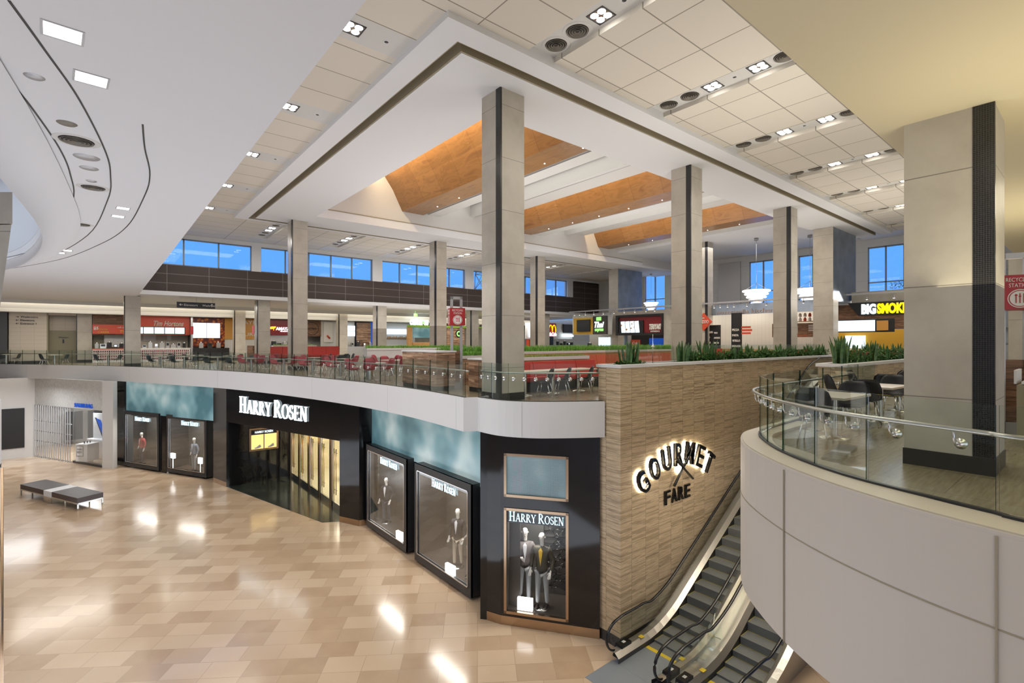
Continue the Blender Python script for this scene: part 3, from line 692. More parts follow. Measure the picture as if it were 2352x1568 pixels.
# ---------------------------------------------------------------- escalators
XS, XE = 12.0, 12.0+6.4/math.tan(math.radians(30))
def zn(x): 
    z = ZL+(x-XS)*math.tan(math.radians(30)); 
    k = .25
    if x < XS-.9: return ZL
    if x > XE+.9: return 0
    if x < XS+.9: return ZL+(x-XS+.9)**2/(4*.9)*math.tan(math.radians(30))
    if x > XE-.9: return -(XE+.9-x)**2/(4*.9)*math.tan(math.radians(30))
    return z
def escalator(yc, label, sign):
    """yc = centre line; handrails 1.40 apart; runs up towards +X"""
    t = thing('escalator', label, 'escalator', (11, yc, ZL)); T = Matrix.Translation(-t.location)
    def fix(o): o.matrix_parent_inverse = T; return o
    y0, y1 = yc-.7, yc+.7
    xs = [10.4+.3*i for i in range(int((25.3-10.4)/.3)+1)]
    for y in (y1, y0):
        top = [(x, zn(x)+(.98 if x < 11.4 or x > XE+.6 else .9)) for x in xs]
        hp = [(10.35,y,ZL+.2),(10.05,y,ZL+.22),(9.85,y,ZL+.34),(9.75,y,ZL+.55),(9.82,y,ZL+.78),(10.02,y,ZL+.93),(10.25,y,ZL+.98)]
        hp += [(x, y, z+.02) for x, z in top] + [(25.5,y,.98),(25.72,y,.86),(25.8,y,.62),(25.7,y,.4),(25.45,y,.28)]
        hp = [Vector(p) for p in smooth(hp, 3)]
        fix(MB().tube(hp, (.042,.026), 8).build('handrail', 'rubber', t))
        g = MB()
        lo = [(9.9,ZL+.35)]+[(x, zn(x)+.22) for x in xs]+[(25.6,.4)]; hi = [(9.9,ZL+.72)]+[(x, z-.01) for x, z in top]+[(25.6,.8)]
        for (x0,a0),(x1,a1),(x2,b1),(x3,b0) in zip(lo, lo[1:], hi[1:], hi): g.add([(x0,y,a0),(x1,y,a1),(x1,y,b1),(x0,y,b0)], [(0,1,2,3)])
        fix(g.build('glass_balustrade', 'clear', t))
        # bright sloped skirt on the step side, dark skirt below
        s = 1 if y == y0 else -1; d = MB(); k2 = MB(); xx = [9.95, 10.2]+xs
        for a, b in zip(xx, xx[1:]):
            za, zb = zn(a)+.24, zn(b)+.24
            d.add([(a,y-s*.06,za),(b,y-s*.06,zb),(b,y+s*.10,zb),(a,y+s*.10,za),(a,y+s*.22,za-.1),(b,y+s*.22,zb-.1)], [(0,1,2,3),(3,2,5,4)])
            k2.add([(a,y+s*.22,za-.1),(b,y+s*.22,zb-.1),(b,y+s*.22,zb-.55),(a,y+s*.22,max(ZL,za-.55))], [(0,1,2,3)])
        fix(d.build('deck', 'brushed', t)); fix(k2.build('skirt', 'charcoal', t))
        bx = MB().box(10.12,y-.11,ZL+.01,10.62,y+.11,ZL+.30); bx.v = [(a+(.12 if c > ZL+.1 else 0)*(1 if a < 10.3 else 0), b, c) for a, b, c in bx.v]
        o = fix(bx.build('handrail_inlet', 'rubber', t)); 
        q = MB().box(10.38,y-.04,ZL+.301,10.48,y+.04,ZL+.305); fix(q.build('warning_label', 'text_white', t))
    # outer side panels
    for y in (y0-.06, y1+.06):
        sp = MB()
        for a, b in zip(xs, xs[1:]): sp.add([(a,y,zn(a)+.24),(b,y,zn(b)+.24),(b,y,max(ZL,zn(b)-1.1)),(a,y,max(ZL,zn(a)-1.1))], [(0,1,2,3)])
        fix(sp.build('side_panel', 'brushed', t))
    un = MB()
    for a, b in zip(xs, xs[1:]): un.add([(a,y0,max(ZL,zn(a)-1.1)),(b,y0,max(ZL,zn(b)-1.1)),(b,y1,max(ZL,zn(b)-1.1)),(a,y1,max(ZL,zn(a)-1.1))], [(0,1,2,3)])
    fix(un.build('underside', 'brushed', t))
    # steps
    y0s, y1s = y0+.23, y1-.23; first = None; x = 11.45; k = 0
    while x < XE+.2:
        z = max(ZL+.012, min(zn(x+.2)+.02, 0)); zb = z-.235 if z > ZL+.24 else ZL-.02
        m = MB().box(x,y0s,zb,x+.4,y1s,z)
        o = fix(m.build('step', 'step_grey', t))
        e = MB().box(x+.385,y0s,z,x+.4,y1s,z+.004).box(x,y1s-.014,z,x+.385,y1s,z+.004)
        q = e.build('edge_marking', 'step_yellow', o)
        x += .4; k += 1
    fix(MB().box(9.95,y0+.05,ZL,11.05,y1-.05,ZL+.018).build('landing_plate', 'landing', t))
    fix(MB().box(11.05,y0s,ZL,11.17,y1s,ZL+.024).build('comb_marking', 'yellow', t))
    fix(MB().box(11.17,y0s,ZL,11.45,y1s,ZL+.02).build('comb_plate', 'step_grey', t))
    fix(MB().box(XE+.2,y0s,-.02,25.6,y1s,.012).build('landing_plate', 'landing', t))
    lb = MB()
    for y, s in ((y0,1),(y1,-1)): lb.box(10.98,y+s*.1-.06,ZL+.245,11.12,y+s*.1+.06,ZL+.249)
    fix(lb.build('warning_sticker', 'yellow', t))
escalator(7.4, 'escalator beside the travertine wall, left of the pair', 1)
escalator(5.65, 'escalator nearer the white curved balcony, right of the pair', 1)
struct('floor', MB().box(8.96,4.9,ZL,10.0,8.1,ZL+.012), 'landing')
vl = MB()
xs = [10.2+.3*i for i in range(50)]
for a, b in zip(xs, xs[1:]): vl.add([(a,6.29,zn(a)+.16),(b,6.29,zn(b)+.16),(b,6.76,zn(b)+.16),(a,6.76,zn(a)+.16)], [(0,1,2,3)])
struct('trim_16', vl, 'brushed')
for i, (x, y, rz) in enumerate(((11.5,6.52,.2),(11.9,6.5,-.1),(12.3,6.55,.15))):
    m = MB(); m.add([(-.02,-.14,0),(.02,-.14,0),(.02,.14,0),(-.02,.14,0),(-.012,-.06,.62),(.012,-.06,.62),(.012,.06,.62),(-.012,.06,.62)], ((0,3,2,1),(4,5,6,7),(0,1,5,4),(1,2,6,5),(2,3,7,6),(3,0,4,7)))
    o = m.build('clear_barrier', 'clear', None); o.location = (x,y,zn(x)+.17); o.rotation_euler = (0,0,rz)
    tag(o, 'upright clear plastic climb barrier between the two escalators', 'barrier', 'clear barriers between the escalators')
m = MB().add([(0,-.16,0),(0,.16,0),(.14,.1,.9),(.14,-.1,.9),(.3,-.16,0),(.3,.16,0),(.16,.1,.9),(.16,-.1,.9)], [(0,1,2,3),(4,7,6,5)])
o = m.build('wet_floor_sign', 'yellow'); o.location = (24.9, 6.5, 0.012); tag(o, 'yellow folding wet floor sign at the top of the escalators', 'sign')

# ---------------------------------------------------------------- ceiling fixtures
def mk_lamp():
    t = thing('ceiling_lamp', 'square recessed ceiling lamp with four round bulbs', 'ceiling lamp')
    f = MB(); ring4(f, -.19,-.19,.19,.19, -.22,-.22,.22,.22, -.012, .0); f.build('frame', 'charcoal', t)
    MB().box(-.19,-.19,-.004,.19,.19,.0).build('reflector', 'chrome', t)
    for a in (-.095,.095):
        for b in (-.095,.095): MB().lathe([(0,-.03),(.06,-.026),(.085,-.008),(.085,0)], (a,b,0), 14).build('bulb', 'lamp_white', t)
    return t
lamp = Proto(mk_lamp)
def mk_vent():
    t = thing('air_diffuser', 'round ceiling air diffuser with concentric rings', 'air diffuser')
    MB().lathe([(.27,-.004),(.30,-.016),(.36,-.010),(.37,0)], n=32).build('flange', 'white', t)
    MB().lathe([(0,-.003),(.27,-.003),(.27,0)], n=28).build('throat', 'vent_dark', t)
    r = MB()
    for q in (.05,.11,.17,.23): r.lathe([(q,-.006),(q+.02,-.03),(q+.028,-.028),(q+.012,-.004)], n=28)
    r.build('rings', 'vent', t); return t
vent = Proto(mk_vent)
def mk_spot():
    t = thing('ceiling_spotlight', 'small recessed ceiling spotlight', 'spotlight')
    MB().lathe([(.05,-.004),(.085,-.012),(.1,0)], n=18).build('ring', 'white_trim', t)
    MB().lathe([(0,-.003),(.05,-.003),(.05,0)], n=14).build('eye', 'charcoal', t); return t
spot = Proto(mk_spot)
ordn = ['first','second','third','fourth','fifth','sixth','seventh']
for k, s0 in enumerate(SX):
    x = s0+.55
    w_ = 'in the %s right ceiling strip' % ordn[k]
    for yy, q in ((8.88,'nearer the column soffit'),(8.16,'next to the lamp')): vent((x,yy,9.09), 0, 'round air diffuser %s, %s' % (w_, q), 'diffusers in the right ceiling strips')
    vent((x,5.45,9.09), 0, 'round air diffuser %s, near the cream soffit' % w_, 'diffusers in the right ceiling strips')
    for yy, q in ((7.43,'beside the diffusers'),(6.12,'by the cream soffit')): lamp((x,yy,9.09), 0, 'square four bulb lamp %s, %s' % (w_, q), 'lamps in the right ceiling strips', 1.1)
    spot((x,6.78,9.09), 0, 'tiny spotlight %s between two lamps' % w_, 'spotlights in the ceiling strips')
    area((x,6.8,8.9), .5, 34, NEU, sy=1.6)
for k in range(5):
    y = 11.25+5.02*k; q = 'along the left soffit edge, %s from the top' % ordn[k]
    lamp((4.48,y,8.95), 0, 'square four bulb lamp '+q, 'lamps along the left soffit edge', 1.1); spot((5.32,y,8.95), 0, 'tiny spotlight '+q, 'spotlights in the ceiling strips')
for k, s0 in enumerate(NX[:6]):
    x = s0+.48; q = 'in the %s strip before the north windows' % ordn[k]
    for yy, e in ((33.3,'near end'),(34.0,'near end, second'),(36.7,'window end, second'),(37.6,'window end')): vent((x,yy,9.07), 0, 'round air diffuser %s, %s' % (q, e), 'diffusers before the north windows', .8)
    for yy, e in ((34.9,'nearer'),(35.8,'farther')): lamp((x,yy,9.07), 0, '%s square lamp %s' % (e, q), 'lamps before the north windows')
# mall soffit, left
def mk_panel():
    t = thing('soffit_light', 'flat square glowing light', 'ceiling light')
    ring4(MB(), -.14,-.14,.14,.14, -.16,-.16,.16,.16, -.006, 0).build('frame', 'grey_metal', t)
    MB().box(-.14,-.14,-.004,.14,.14,0).build('diffuser', 'lamp_soft', t); return t
pan = Proto(mk_panel)
for (x,y), q, s in (((-.3,6.55),'nearest the top left corner',1),((-.1,7.5),'second from the top left corner',1),((.36,14.3),'left of the dark curved slit, nearer',.8),((.29,15.3),'left of the dark curved slit, farther',.8),((-.94,22.1),'low on the far curve, right one',1.1),((-1.15,22.84),'low on the far curve, left one',1.1)):
    pan((x,y,4.7), .06, 'flat square glowing soffit light, '+q, 'glowing squares in the left soffit', s)
for (x,y), q in (((-.3,9.93),'nearest, between the two curved grooves'),((-.14,12.75),'second along the curved grooves'),((-.43,16.95),'third along the curved grooves'),((-.97,19.88),'farthest along the curved grooves')):
    vent((x,y,4.7), 0, 'round air diffuser in the white left soffit, '+q, 'diffusers in the left soffit', .78 if y < 12 else .7)
for (x,y,r), q in (((-.38,9.23,.1),'before the nearest diffuser'),((-.2,10.72,.16),'behind the nearest diffuser'),((-.18,11.37,.12),'before the second diffuser'),((-.16,12.25,.07),'touching the second diffuser'),((-.6,7.84,.08),'beside the second glowing square')):
    o = MB().lathe([(0,-.012),(r,-.012),(r+.015,0)], (x,y,4.7), 20).build('ceiling_speaker', 'vent' if r in (.1,) else 'grey_metal'); tag(o, 'small flat round speaker in the left soffit, '+q, 'speaker', 'speakers in the left soffit')
# ---------------------------------------------------------------- shop fronts, lower floor
def skin(name, V, Ed, R, mat, parent, lvl=1):
    me = bpy.data.meshes.new(name); me.from_pydata([Vector(v) for v in V], Ed, []); me.update()
    o = bpy.data.objects.new(name, me); TMP.collection.objects.link(o)
    m = o.modifiers.new('s', 'SKIN'); m.use_smooth_shade = True
    for i, d in enumerate(me.skin_vertices[0].data):
        r = R[i]; d.radius = r if isinstance(r, tuple) else (r, r); d.use_root = (i == 0)
    o.modifiers.new('d', 'SUBSURF').levels = lvl; o.modifiers['d'].render_levels = lvl
    e = bpy.data.meshes.new_from_object(o.evaluated_get(tmp_dg())); o.modifiers.clear(); TMP.collection.objects.unlink(o); C.objects.link(o); o.parent = parent; o.data = e; e.name = name
    e.materials.clear(); e.materials.append(M[mat])
    for p in e.polygons: p.use_smooth = True
    return o
def chain(*ps): return list(ps), [(i, i+1) for i in range(len(ps)-1)]
def mannequin(loc, rz, label, top, legs, shirt, pose=0, sc=1.17, coat=False, group='mannequins in the shop windows'):
    t = thing('mannequin', label, 'mannequin', loc, rz); t.scale = (sc,)*3
    lean = (-.05, .06, .02)[pose]
    # arms: (elbow, wrist) left/right in figure space; the figure faces -Y
    arms = {0: (((-.25,.02,1.16),(-.27,-.06,.92)), ((.27,.04,1.15),(.24,-.10,.93))),
            1: (((-.33,.06,1.18),(-.19,-.06,1.0)), ((.26,.03,1.15),(.27,-.05,.90))),
            2: (((-.27,-.02,1.17),(-.10,-.24,1.15)), ((.29,.02,1.15),(.30,-.08,.90)))}[pose]
    feet = {0: ((-.10,-.03),(.12,.04)), 1: ((-.08,.0),(.20,-.10)), 2: ((-.12,.05),(.09,-.08))}[pose]
    hip = (0,0,.95)
    # skin: head, neck, chest, hands
    V = [(0,0,1.46),(0,-.005,1.54),(0,-.01,1.60),(0,-.022,1.66),(0,-.018,1.74),(0,-.005,1.80)]
    E = [(i,i+1) for i in range(5)]; R = [.06,.052,.055,(.068,.080),(.078,.092),(.045,.055)]
    b = skin('body', V, E, R, 'mannequin_skin', t, 2)
    f = MB(); f.lathe([(0,-.012),(.011,-.008),(.013,0),(0,.012)], (0,-.104,1.685), 8); f.lathe([(0,-.01),(.02,0),(0,.01)], (0,-.088,1.64), 8)
    for s in (-1,1): f.lathe([(0,-.025),(.012,-.01),(.012,.012),(0,.025)], (s*.078,-.01,1.69), 8); f.lathe([(0,-.008),(.015,0),(0,.008)], (s*.03,-.094,1.715), 8)
    f.build('face', 'mannequin_skin', t)
    for s, (el, wr) in zip((-1,1), arms):
        d = (Vector(wr)-Vector(el)).normalized(); w = Vector(wr); a = d.cross(Vector((0,1,0))).normalized(); pal = w+d*.07
        HV = [w-d*.04, w, w+d*.05, pal+d*.02]; HE = [(0,1),(1,2),(2,3)]; HR = [.026,.024,(.036,.016),(.036,.014)]
        for q, (o_, l) in enumerate(((-.028,.06),(-.010,.075),(.009,.07),(.027,.055))):
            i = len(HV); HV += [pal+a*o_+d*.035, pal+a*o_*1.1+d*(.035+l*.6)+Vector((0,-.008,0)), pal+a*o_*1.1+d*(.03+l)+Vector((0,-.022,0))]; HE += [(3,i),(i,i+1),(i+1,i+2)]; HR += [.009,.008,.007]
        i = len(HV); HV += [w+d*.04+a*(-.04*s), w+d*.085+a*(-.055*s)+Vector((0,-.015,0))]; HE += [(2,i),(i,i+1)]; HR += [.011,.009]
        skin('hand', HV, HE, HR, 'mannequin_skin', t, 1)
    # jacket with sleeves
    V = [(0,0,.86 if not coat else .70),(0,0,1.02),(0,0,1.16),(0,0,1.33),(0,.005,1.45)]; E = [(0,1),(1,2),(2,3),(3,4)]; R = [(.175,.13),(.155,.115),(.165,.12),(.19,.125),(.09,.07)]
    for s, (el, wr) in zip((-1,1), arms):
        i = len(V); V += [(s*.17,0,1.40), el, tuple(Vector(el).lerp(Vector(wr), .92))]; E += [(3,i),(i,i+1),(i+1,i+2)]; R += [.075,.055,.042]
    skin('jacket', V, E, R, top, t, 2)
    sh = MB().add([(-.05,-.128,1.40),(.05,-.128,1.40),(.035,-.142,1.25),(0,-.142,1.04),(-.035,-.142,1.25),(0,-.105,1.47)], [(0,4,3,2,1),(0,1,5)])
    sh.build('shirt', shirt, t)
    # trousers
    V = [hip]; E = []; R = [(.155,.115)]
    for s, (fx, fy) in zip((-1,1), feet):
        i = len(V); V += [(s*.09,0,.86),(s*.09+(fx-s*.09)*.5,fy*.5-.02,.50),(fx,fy,.10)]; E += [(0,i),(i,i+1),(i+1,i+2)]; R += [.095,.068,.055]
    skin('trousers', V, E, R, legs, t, 1)
    for s, (fx, fy) in zip((-1,1), feet):
        skin('shoe', [(fx,fy+.04,.05),(fx,fy-.06,.04),(fx+s*.01,fy-.17,.03)], [(0,1),(1,2)], [(.045,.045),(.045,.038),(.04,.022)], 'shoe_dark', t, 1)
    MB().lathe([(0,0),(.2,0),(.2,.01),(0,.012)]).build('stand', 'chrome', t)
    return t
def light_box(loc, rz, label, w=.42, h=.32):
    o = MB().box(-w/2,-.05,0,w/2,.05,h).box(-.01,-.01,ZL+.24-loc[2],.01,.01,.001).build('glowing_plinth', 'lamp_soft'); o.location = loc; o.rotation_euler = (0,0,rz); tag(o, label, 'light box')
def display(x, y, L, rz, label, tx, H=3.52, back='backdrop_grey'):
    """box whose front plane is local x=0, running along local +y, depth towards +x"""
    t = thing('display_window', label, 'display window', (x,y,ZL+.1), rz); D = 1.35
    fr = MB(); fr.box(-.0,0,0,D,L,.12).box(0,0,H-.14,D,L,H).box(0,0,.12,D,.07,H-.14).box(0,L-.07,.12,D,L,H-.14)
    fr.box(-.02,-.0,0,.06,L,.26).box(-.02,0,H-.22,.06,L,H).box(-.02,0,.26,.06,.16,H-.22).box(-.02,L-.16,.26,.06,L,H-.22)
    fr.build('frame', 'charcoal', t)
    im = MB(); im.box(-.03,.16,.26,0,.19,H-.22).box(-.03,L-.19,.26,0,L-.16,H-.22).box(-.03,.16,H-.25,0,L-.16,H-.22).box(-.03,.16,.26,0,L-.16,.29)
    im.build('inner_trim', 'chrome', t)
    MB().box(D-.05,.08,.12,D-.01,L-.08,H-.14).build('backdrop', back, t)
    MB().box(.08,.08,.121,D-.05,L-.08,.14).build('display_floor', 'dark_wall', t)
    MB().box(.02,.16,.26,.03,L-.16,H-.22).build('glass', 'shop_glass', t)
    g = MB().box(.04,.16,H-.62,.05,L-.16,H-.22); 
    serif_sign((-.012, tx*L, H-.56), (0,-1,0), L*.42, .26, 'letter_cyan', t, .012, False)
    # dark lattice leaning in the window
    la = MB(); random.seed(int(L*100+y))
    for k in range(9):
        a = Vector((D-.15, .3+random.random()*(L*.35), .2)); b = Vector((D-.15, .2+random.random()*(L*.45), H-.7)); la.tube([a,b], .014, 4)
    for k in range(7):
        z = .6+.35*k; la.tube([(D-.15,.25,z+random.random()*.4),(D-.15,.25+L*.4,z+random.random()*.4)], .012, 4)
    la.build('lattice', 'black', t)
    rot = Matrix.Rotation(rz, 4, 'Z'); p = rot @ Vector((.45, L/2, H-.25)) + Vector((x,y,ZL+.1))
    area(tuple(p), .5, 95, (1,.93,.84), (0,0,rz), sy=L*.7)
    return t
display(8.85,12.73,3.6,0,'largest black box window with a coated mannequin, nearest the corner of the shop',.66)
display(8.87,17.04,3.66,0,'black box window left of the largest one, with a figure at its right edge',.62)
display(4.7,33.8,3.6,.481,'black box window with the figure in a grey suit, left of the entrance',.62)
display(2.69,37.5,3.55,.469,'farthest black box window with the figure in a red jacket',.68)
# mannequins: faces turned towards the glass (-X)
mannequin((9.55,14.55,ZL+.24), -PI/2+.5, 'mannequin in a long dark coat and light trousers in the largest box window', 'jacket_dark', 'trouser_tan', 'shirt_white', 0, 1.13, True)
mannequin((9.5,13.65,ZL+.24), -PI/2-.2, 'mannequin in a striped grey top at the right edge of the largest box window', 'vest_grey', 'trouser_grey', 'shirt_white', 2, 1.08)
mannequin((9.5,17.75,ZL+.24), -PI/2+.2, 'mannequin in grey at the right edge of the second box window', 'vest_grey', 'trouser_navy', 'shirt_white', 1, 1.12)
mannequin((9.5,20.1,ZL+.24), -PI/2+.6, 'mannequin in a dark jacket at the left edge of the second box window', 'jacket_dark', 'trouser_navy', 'shirt_white', 0, 1.08)
mannequin((4.3,35.5,ZL+.24), -PI/2+.5, 'mannequin in a pale grey suit jacket in the window left of the entrance', 'jacket_grey', 'trouser_grey', 'shirt_white', 1, 1.12)
mannequin((1.95,39.7,ZL+.24), -PI/2+.5, 'mannequin in a red blazer with a hand on the hip in the farthest box window', 'jacket_red', 'trouser_navy', 'shirt_white', 1, 1.12)
light_box((9.05,14.25,ZL+.24), PI/2+.1, 'small glowing white box at the feet of the coated mannequin', .45, .32)
light_box((9.05,17.95,ZL+.24), PI/2+.1, 'small glowing white box low in the second box window', .4, .34)
light_box((3.35,36.9,-5.5), PI/2+.45, 'pale glowing card standing left of the grey suit', .35, .3); light_box((4.5,34.7,-5.6), PI/2+.45, 'pale glowing card standing right of the grey suit', .3, .35)
# corner front with two framed windows
U = Vector((1.63,-2.27,0)).normalized(); NI = Vector((-U.y, U.x, 0)); O = Vector((8.79,11.17,0))
MC = Matrix(((U.x, NI.x, 0, O.x),(U.y, NI.y, 0, O.y),(0,0,1,0),(0,0,0,1)))
def cbox(m, u0, u1, d0, d1, z0, z1): return m.box(u0,d0,z0,u1,d1,z1,MC)
cw = MB()
for a in ((0,.1,0,.25,ZL,TOPL),(1.95,2.8,0,.25,ZL,TOPL),(.1,1.95,0,.25,-1.5,TOPL),(.1,1.95,0,.25,-3.05,-2.74),(.1,1.95,0,.25,ZL,-6.06)): cbox(cw, *a)
struct('wall_corner', cw, 'black')
def cframe(z0, z1, name, lab):
    t = thing(name, lab, 'window', tuple(O+Vector((0,0,z0)))); T = Matrix.Translation(-t.location); w_ = .075
    m = MB()
    for a in ((.1,.1+w_,-.03,.06,z0,z1),(1.95-w_,1.95,-.03,.06,z0,z1),(.1,1.95,-.03,.06,z0,z0+w_),(.1,1.95,-.03,.06,z1-w_,z1)): cbox(m, *a)
    o = m.build('frame', 'bronze', t); o.matrix_parent_inverse = T; return t, T
t, T = cframe(-2.74, -1.5, 'transom_window', 'framed frosted teal window above the corner display window')
o = cbox(MB(), .17,1.88,.04,.06,-2.67,-1.57).build('pane', 'teal_glass', t); o.matrix_parent_inverse = T
g = MB()
for i in range(44): cbox(g, .17+i*.039,.177+i*.039,.032,.04,-2.67,-1.57)
for i in range(28): cbox(g, .17,1.88,.032,.04,-2.67+i*.039,-2.663+i*.039)
o = g.build('mesh_pattern', 'grey_metal', t); o.matrix_parent_inverse = T
t, T = cframe(-6.06, -3.05, 'corner_display_window', 'bronze framed display window with two mannequins at the shop corner')
m = MB(); cbox(m,.1,1.95,1.25,1.3,-6.06,-3.05); cbox(m,.1,.14,.06,1.25,-6.06,-3.05); o = m.build('backdrop','backdrop_grey',t); o.matrix_parent_inverse = T
m = MB(); cbox(m,.1,1.95,.06,1.3,-6.1,-5.98); cbox(m,1.9,1.95,.06,1.25,-6.06,-3.05); cbox(m,.1,1.95,.06,1.3,-3.1,-3.0); cbox(m,.17,.5,.3,.32,-5.98,-3.1); o = m.build('casing','dark_wall',t); o.matrix_parent_inverse = T
o = cbox(MB(), .17,1.88,.02,.03,-5.98,-3.12).build('glass', 'shop_glass', t); o.matrix_parent_inverse = T
m = MB(); cbox(m,.17,1.88,.05,.07,-3.48,-3.12); o = m.build('header','black',t); o.matrix_parent_inverse = T
la = MB(); random.seed(3)
def lat(a, b): la.tube([MC @ Vector((a[0],1.2,a[1])), MC @ Vector((b[0],1.2,b[1]))], .013, 4)
for k in range(12): lat((1.05+random.random()*.8,-5.8+.2*k),(1.0+random.random()*.85,-5.3+.2*k))
for k in range(14): lat((1.02,-5.7+.18*k),(1.85,-5.9+.19*k+random.random()*.3)); lat((1.02+.3*random.random(),-5.8+.17*k),(1.5+.3*random.random(),-5.4+.17*k))
lat((1.02,-5.9),(1.02,-3.1)); lat((1.85,-5.9),(1.85,-3.1))
o = la.build('lattice','black',t); o.matrix_parent_inverse = T
serif_sign(tuple(MC @ Vector((.24,.012,-3.42))), U, 1.58, .27, 'letter_cyan', t, .012, False)
for c in list(kids(t)):
    if c.name.startswith('lettering'): c.matrix_parent_inverse = T
p = MC @ Vector((1.0,.5,-3.15)); area(tuple(p), .4, 55, (1,.93,.84), (0,0,math.atan2(U.y,U.x)), sy=.7)
rzc = math.atan2(U.y, U.x)
mannequin(tuple(MC @ Vector((.56,.66,-5.98))), rzc+.2, 'mannequin in a pale vest, left of the pair in the corner window', 'vest_grey', 'trouser_grey', 'shirt_white', 2, 1.2)
mannequin(tuple(MC @ Vector((1.12,.42,-5.98))), rzc-.1, 'mannequin in an olive jacket and yellow shirt, right of the pair in the corner window', 'jacket_olive', 'trouser_grey', 'shirt_yellow', 0, 1.2)
light_box(tuple(MC @ Vector((.68,.16,-5.98))), rzc, 'glowing white box at the bottom of the corner window', .44, .34)
# entrance: big lettering, small niche window, doors
sg = thing('storefront_lettering', 'large glowing white serif lettering over the black shop entrance', 'sign', (5.3,31.4,-2))
Tm = Matrix.Translation(-sg.location)
hd = Vector((8.2-5.31, 22.1-31.39, 0)).normalized(); hn = hd.cross(Vector((0,0,1)))
serif_sign(tuple(Vector((5.31,31.39,-2.12))+hd*1.45+hn*.03), hd, 6.0, .86, 'letter_white', sg, .06)
for c in kids(sg): c.matrix_parent_inverse = Tm
nb = thing('niche_window', 'small lit bronze framed niche with two white shoes in the black entrance wall', 'display window', (6.45,31.4,-4.6))
m = ring4(MB(), 0,0,0,0,0,0,0,0,0,0) if False else MB()
m.box(0,-.06,0,1.55,.0,.1).box(0,-.06,1.2,1.55,0,1.3).box(0,-.06,.1,.1,0,1.2).box(1.45,-.06,.1,1.55,0,1.2); m.build('frame','bronze',nb)
MB().box(.1,-.03,.1,1.45,-.01,.92).build('lit_back', pm('niche_glow',(.9,.65,.25),.6,emit=(1,.68,.22),es=.9) and 'niche_glow', nb)
MB().box(.1,-.035,.92,1.45,-.01,1.2).box(.75,-.05,.1,.79,-.01,.92).build('divider','black_matte',nb)
text('HARRY ROSEN', .95, .13, (.3,-.05,1.0), VX, 'letter_white', nb, .01)
for sx in (.25,.95):
    s_ = MB().tube([(sx,-.1,.18),(sx+.12,-.1,.2),(sx+.25,-.1,.27),(sx+.32,-.1,.3)], [(.03,.03),(.045,.05),(.05,.08),(.04,.08)], 8).build('white_sneaker','white_trim',None); s_.location=(6.45,31.32,-4.6); tag(s_, 'white sneaker in the small lit niche, %s one' % ('left' if sx<.5 else 'right'), 'shoe', 'sneakers in the lit niche')
nd = 0
for y0, y1 in ((31.3,29.9),(29.6,28.2),(27.9,26.5),(26.2,24.8),(24.5,23.1)):
    nd += 1
    d = MB().box(8.72,y1,ZL,8.79,y1+.06,-2.9).box(8.72,y0-.06,ZL,8.79,y0,-2.9).box(8.72,y1,ZL,8.79,y0,ZL+.25).box(8.72,y1,-3.0,8.79,y0,-2.9)
    dd = struct('door_%d' % nd, d, 'steel')
    MB().box(8.745,y1+.06,ZL+.25,8.755,y0-.06,-3.0).build('pane','shop_glass',dd)
    h = MB()
    for q in (.5,.68): h.tube([(8.66,y1+(y0-y1)*q,ZL+.7),(8.66,y1+(y0-y1)*q,ZL+2.9)], .022, 8); h.tube([(8.66,y1+(y0-y1)*q,ZL+.9),(8.74,y1+(y0-y1)*q,ZL+.9)], .012, 6); h.tube([(8.66,y1+(y0-y1)*q,ZL+2.7),(8.74,y1+(y0-y1)*q,ZL+2.7)], .012, 6)
    h.build('door_handle','bronze',dd)
dp = MB()
for y in (31.45,29.75,28.05,26.35,24.65,22.9): dp.box(8.68,y-.13,ZL,8.84,y+.13,-2.8)
struct('trim_17', dp, 'bronze')
sh = MB().box(8.9,21.5,ZL,16,32.5,ZL+.01).box(15.9,21.5,ZL,16,32.5,-2.8).box(8.9,32.4,ZL,16,32.5,-2.8).box(8.9,22.0,ZL,16,22.1,-2.8); struct('wall_shop', sh, 'yellow_wall' if False else 'cream_ceiling')
for i, y in enumerate((23.5,26,28.5)):
    o = thing('display_table', 'pale display table inside the shop behind the glass doors', 'table', (11.5,y,ZL), 0, 'tables inside the shop'); MB().box(-.7,-.6,.86,.7,.6,.92).build('tabletop','table_white',o); MB().box(-.6,-.5,0,-.5,.5,.86).box(.5,-.5,0,.6,.5,.86).build('leg','grey_metal',o)
area((12,26.8,-2.95), 3, 520, (1,.9,.66), sy=8)
# phone shop with patterned header
P0, P1 = (-3.68,48.4), (.05,41.1)
m = MB(); m.seg(P1, P0, -2.75, TOPL, .3, -.3); o = struct('wall_phone_shop', m, 'samsung_pattern')
pd = Vector((P1[0]-P0[0], P1[1]-P0[1], 0)).normalized(); pn = pd.cross(Vector((0,0,1)))
sg = thing('phone_shop_lettering', 'small blue capital lettering on the patterned white shop header', 'sign', (-1.6,44.3,-2.6)); Tm = Matrix.Translation(-sg.location)
o = text('SAMSUNG', 2.05, .27, tuple(Vector((*P0,-2.66))+pd*5.0+pn*.02), pd, 'letter_blue', sg, .04, bold=.02); o.matrix_parent_inverse = Tm
struct('trim_18', MB().seg((.55,40.6),(.02,41.15),ZL,TOPL,.3,-.25), 'white')
struct('wall_phone_shop', MB().box(-9,48.4,ZL,-3.68,48.7,TOPL).box(-4,53,ZL,4,53.2,TOPL).box(2.6,41.4,ZL,2.7,53,TOPL), 'white')
o = MB().box(-6.3,48.33,-5.7,-4.2,48.38,-2.95).build('wall_screen','black_matte'); tag(o, 'large dark switched off screen on the white wall left of the phone shop', 'screen')
gt = thing('folding_gate', 'grey folding shutter gate closing the phone shop', 'gate', (*P0,ZL)); Tm = Matrix.Translation(-gt.location)
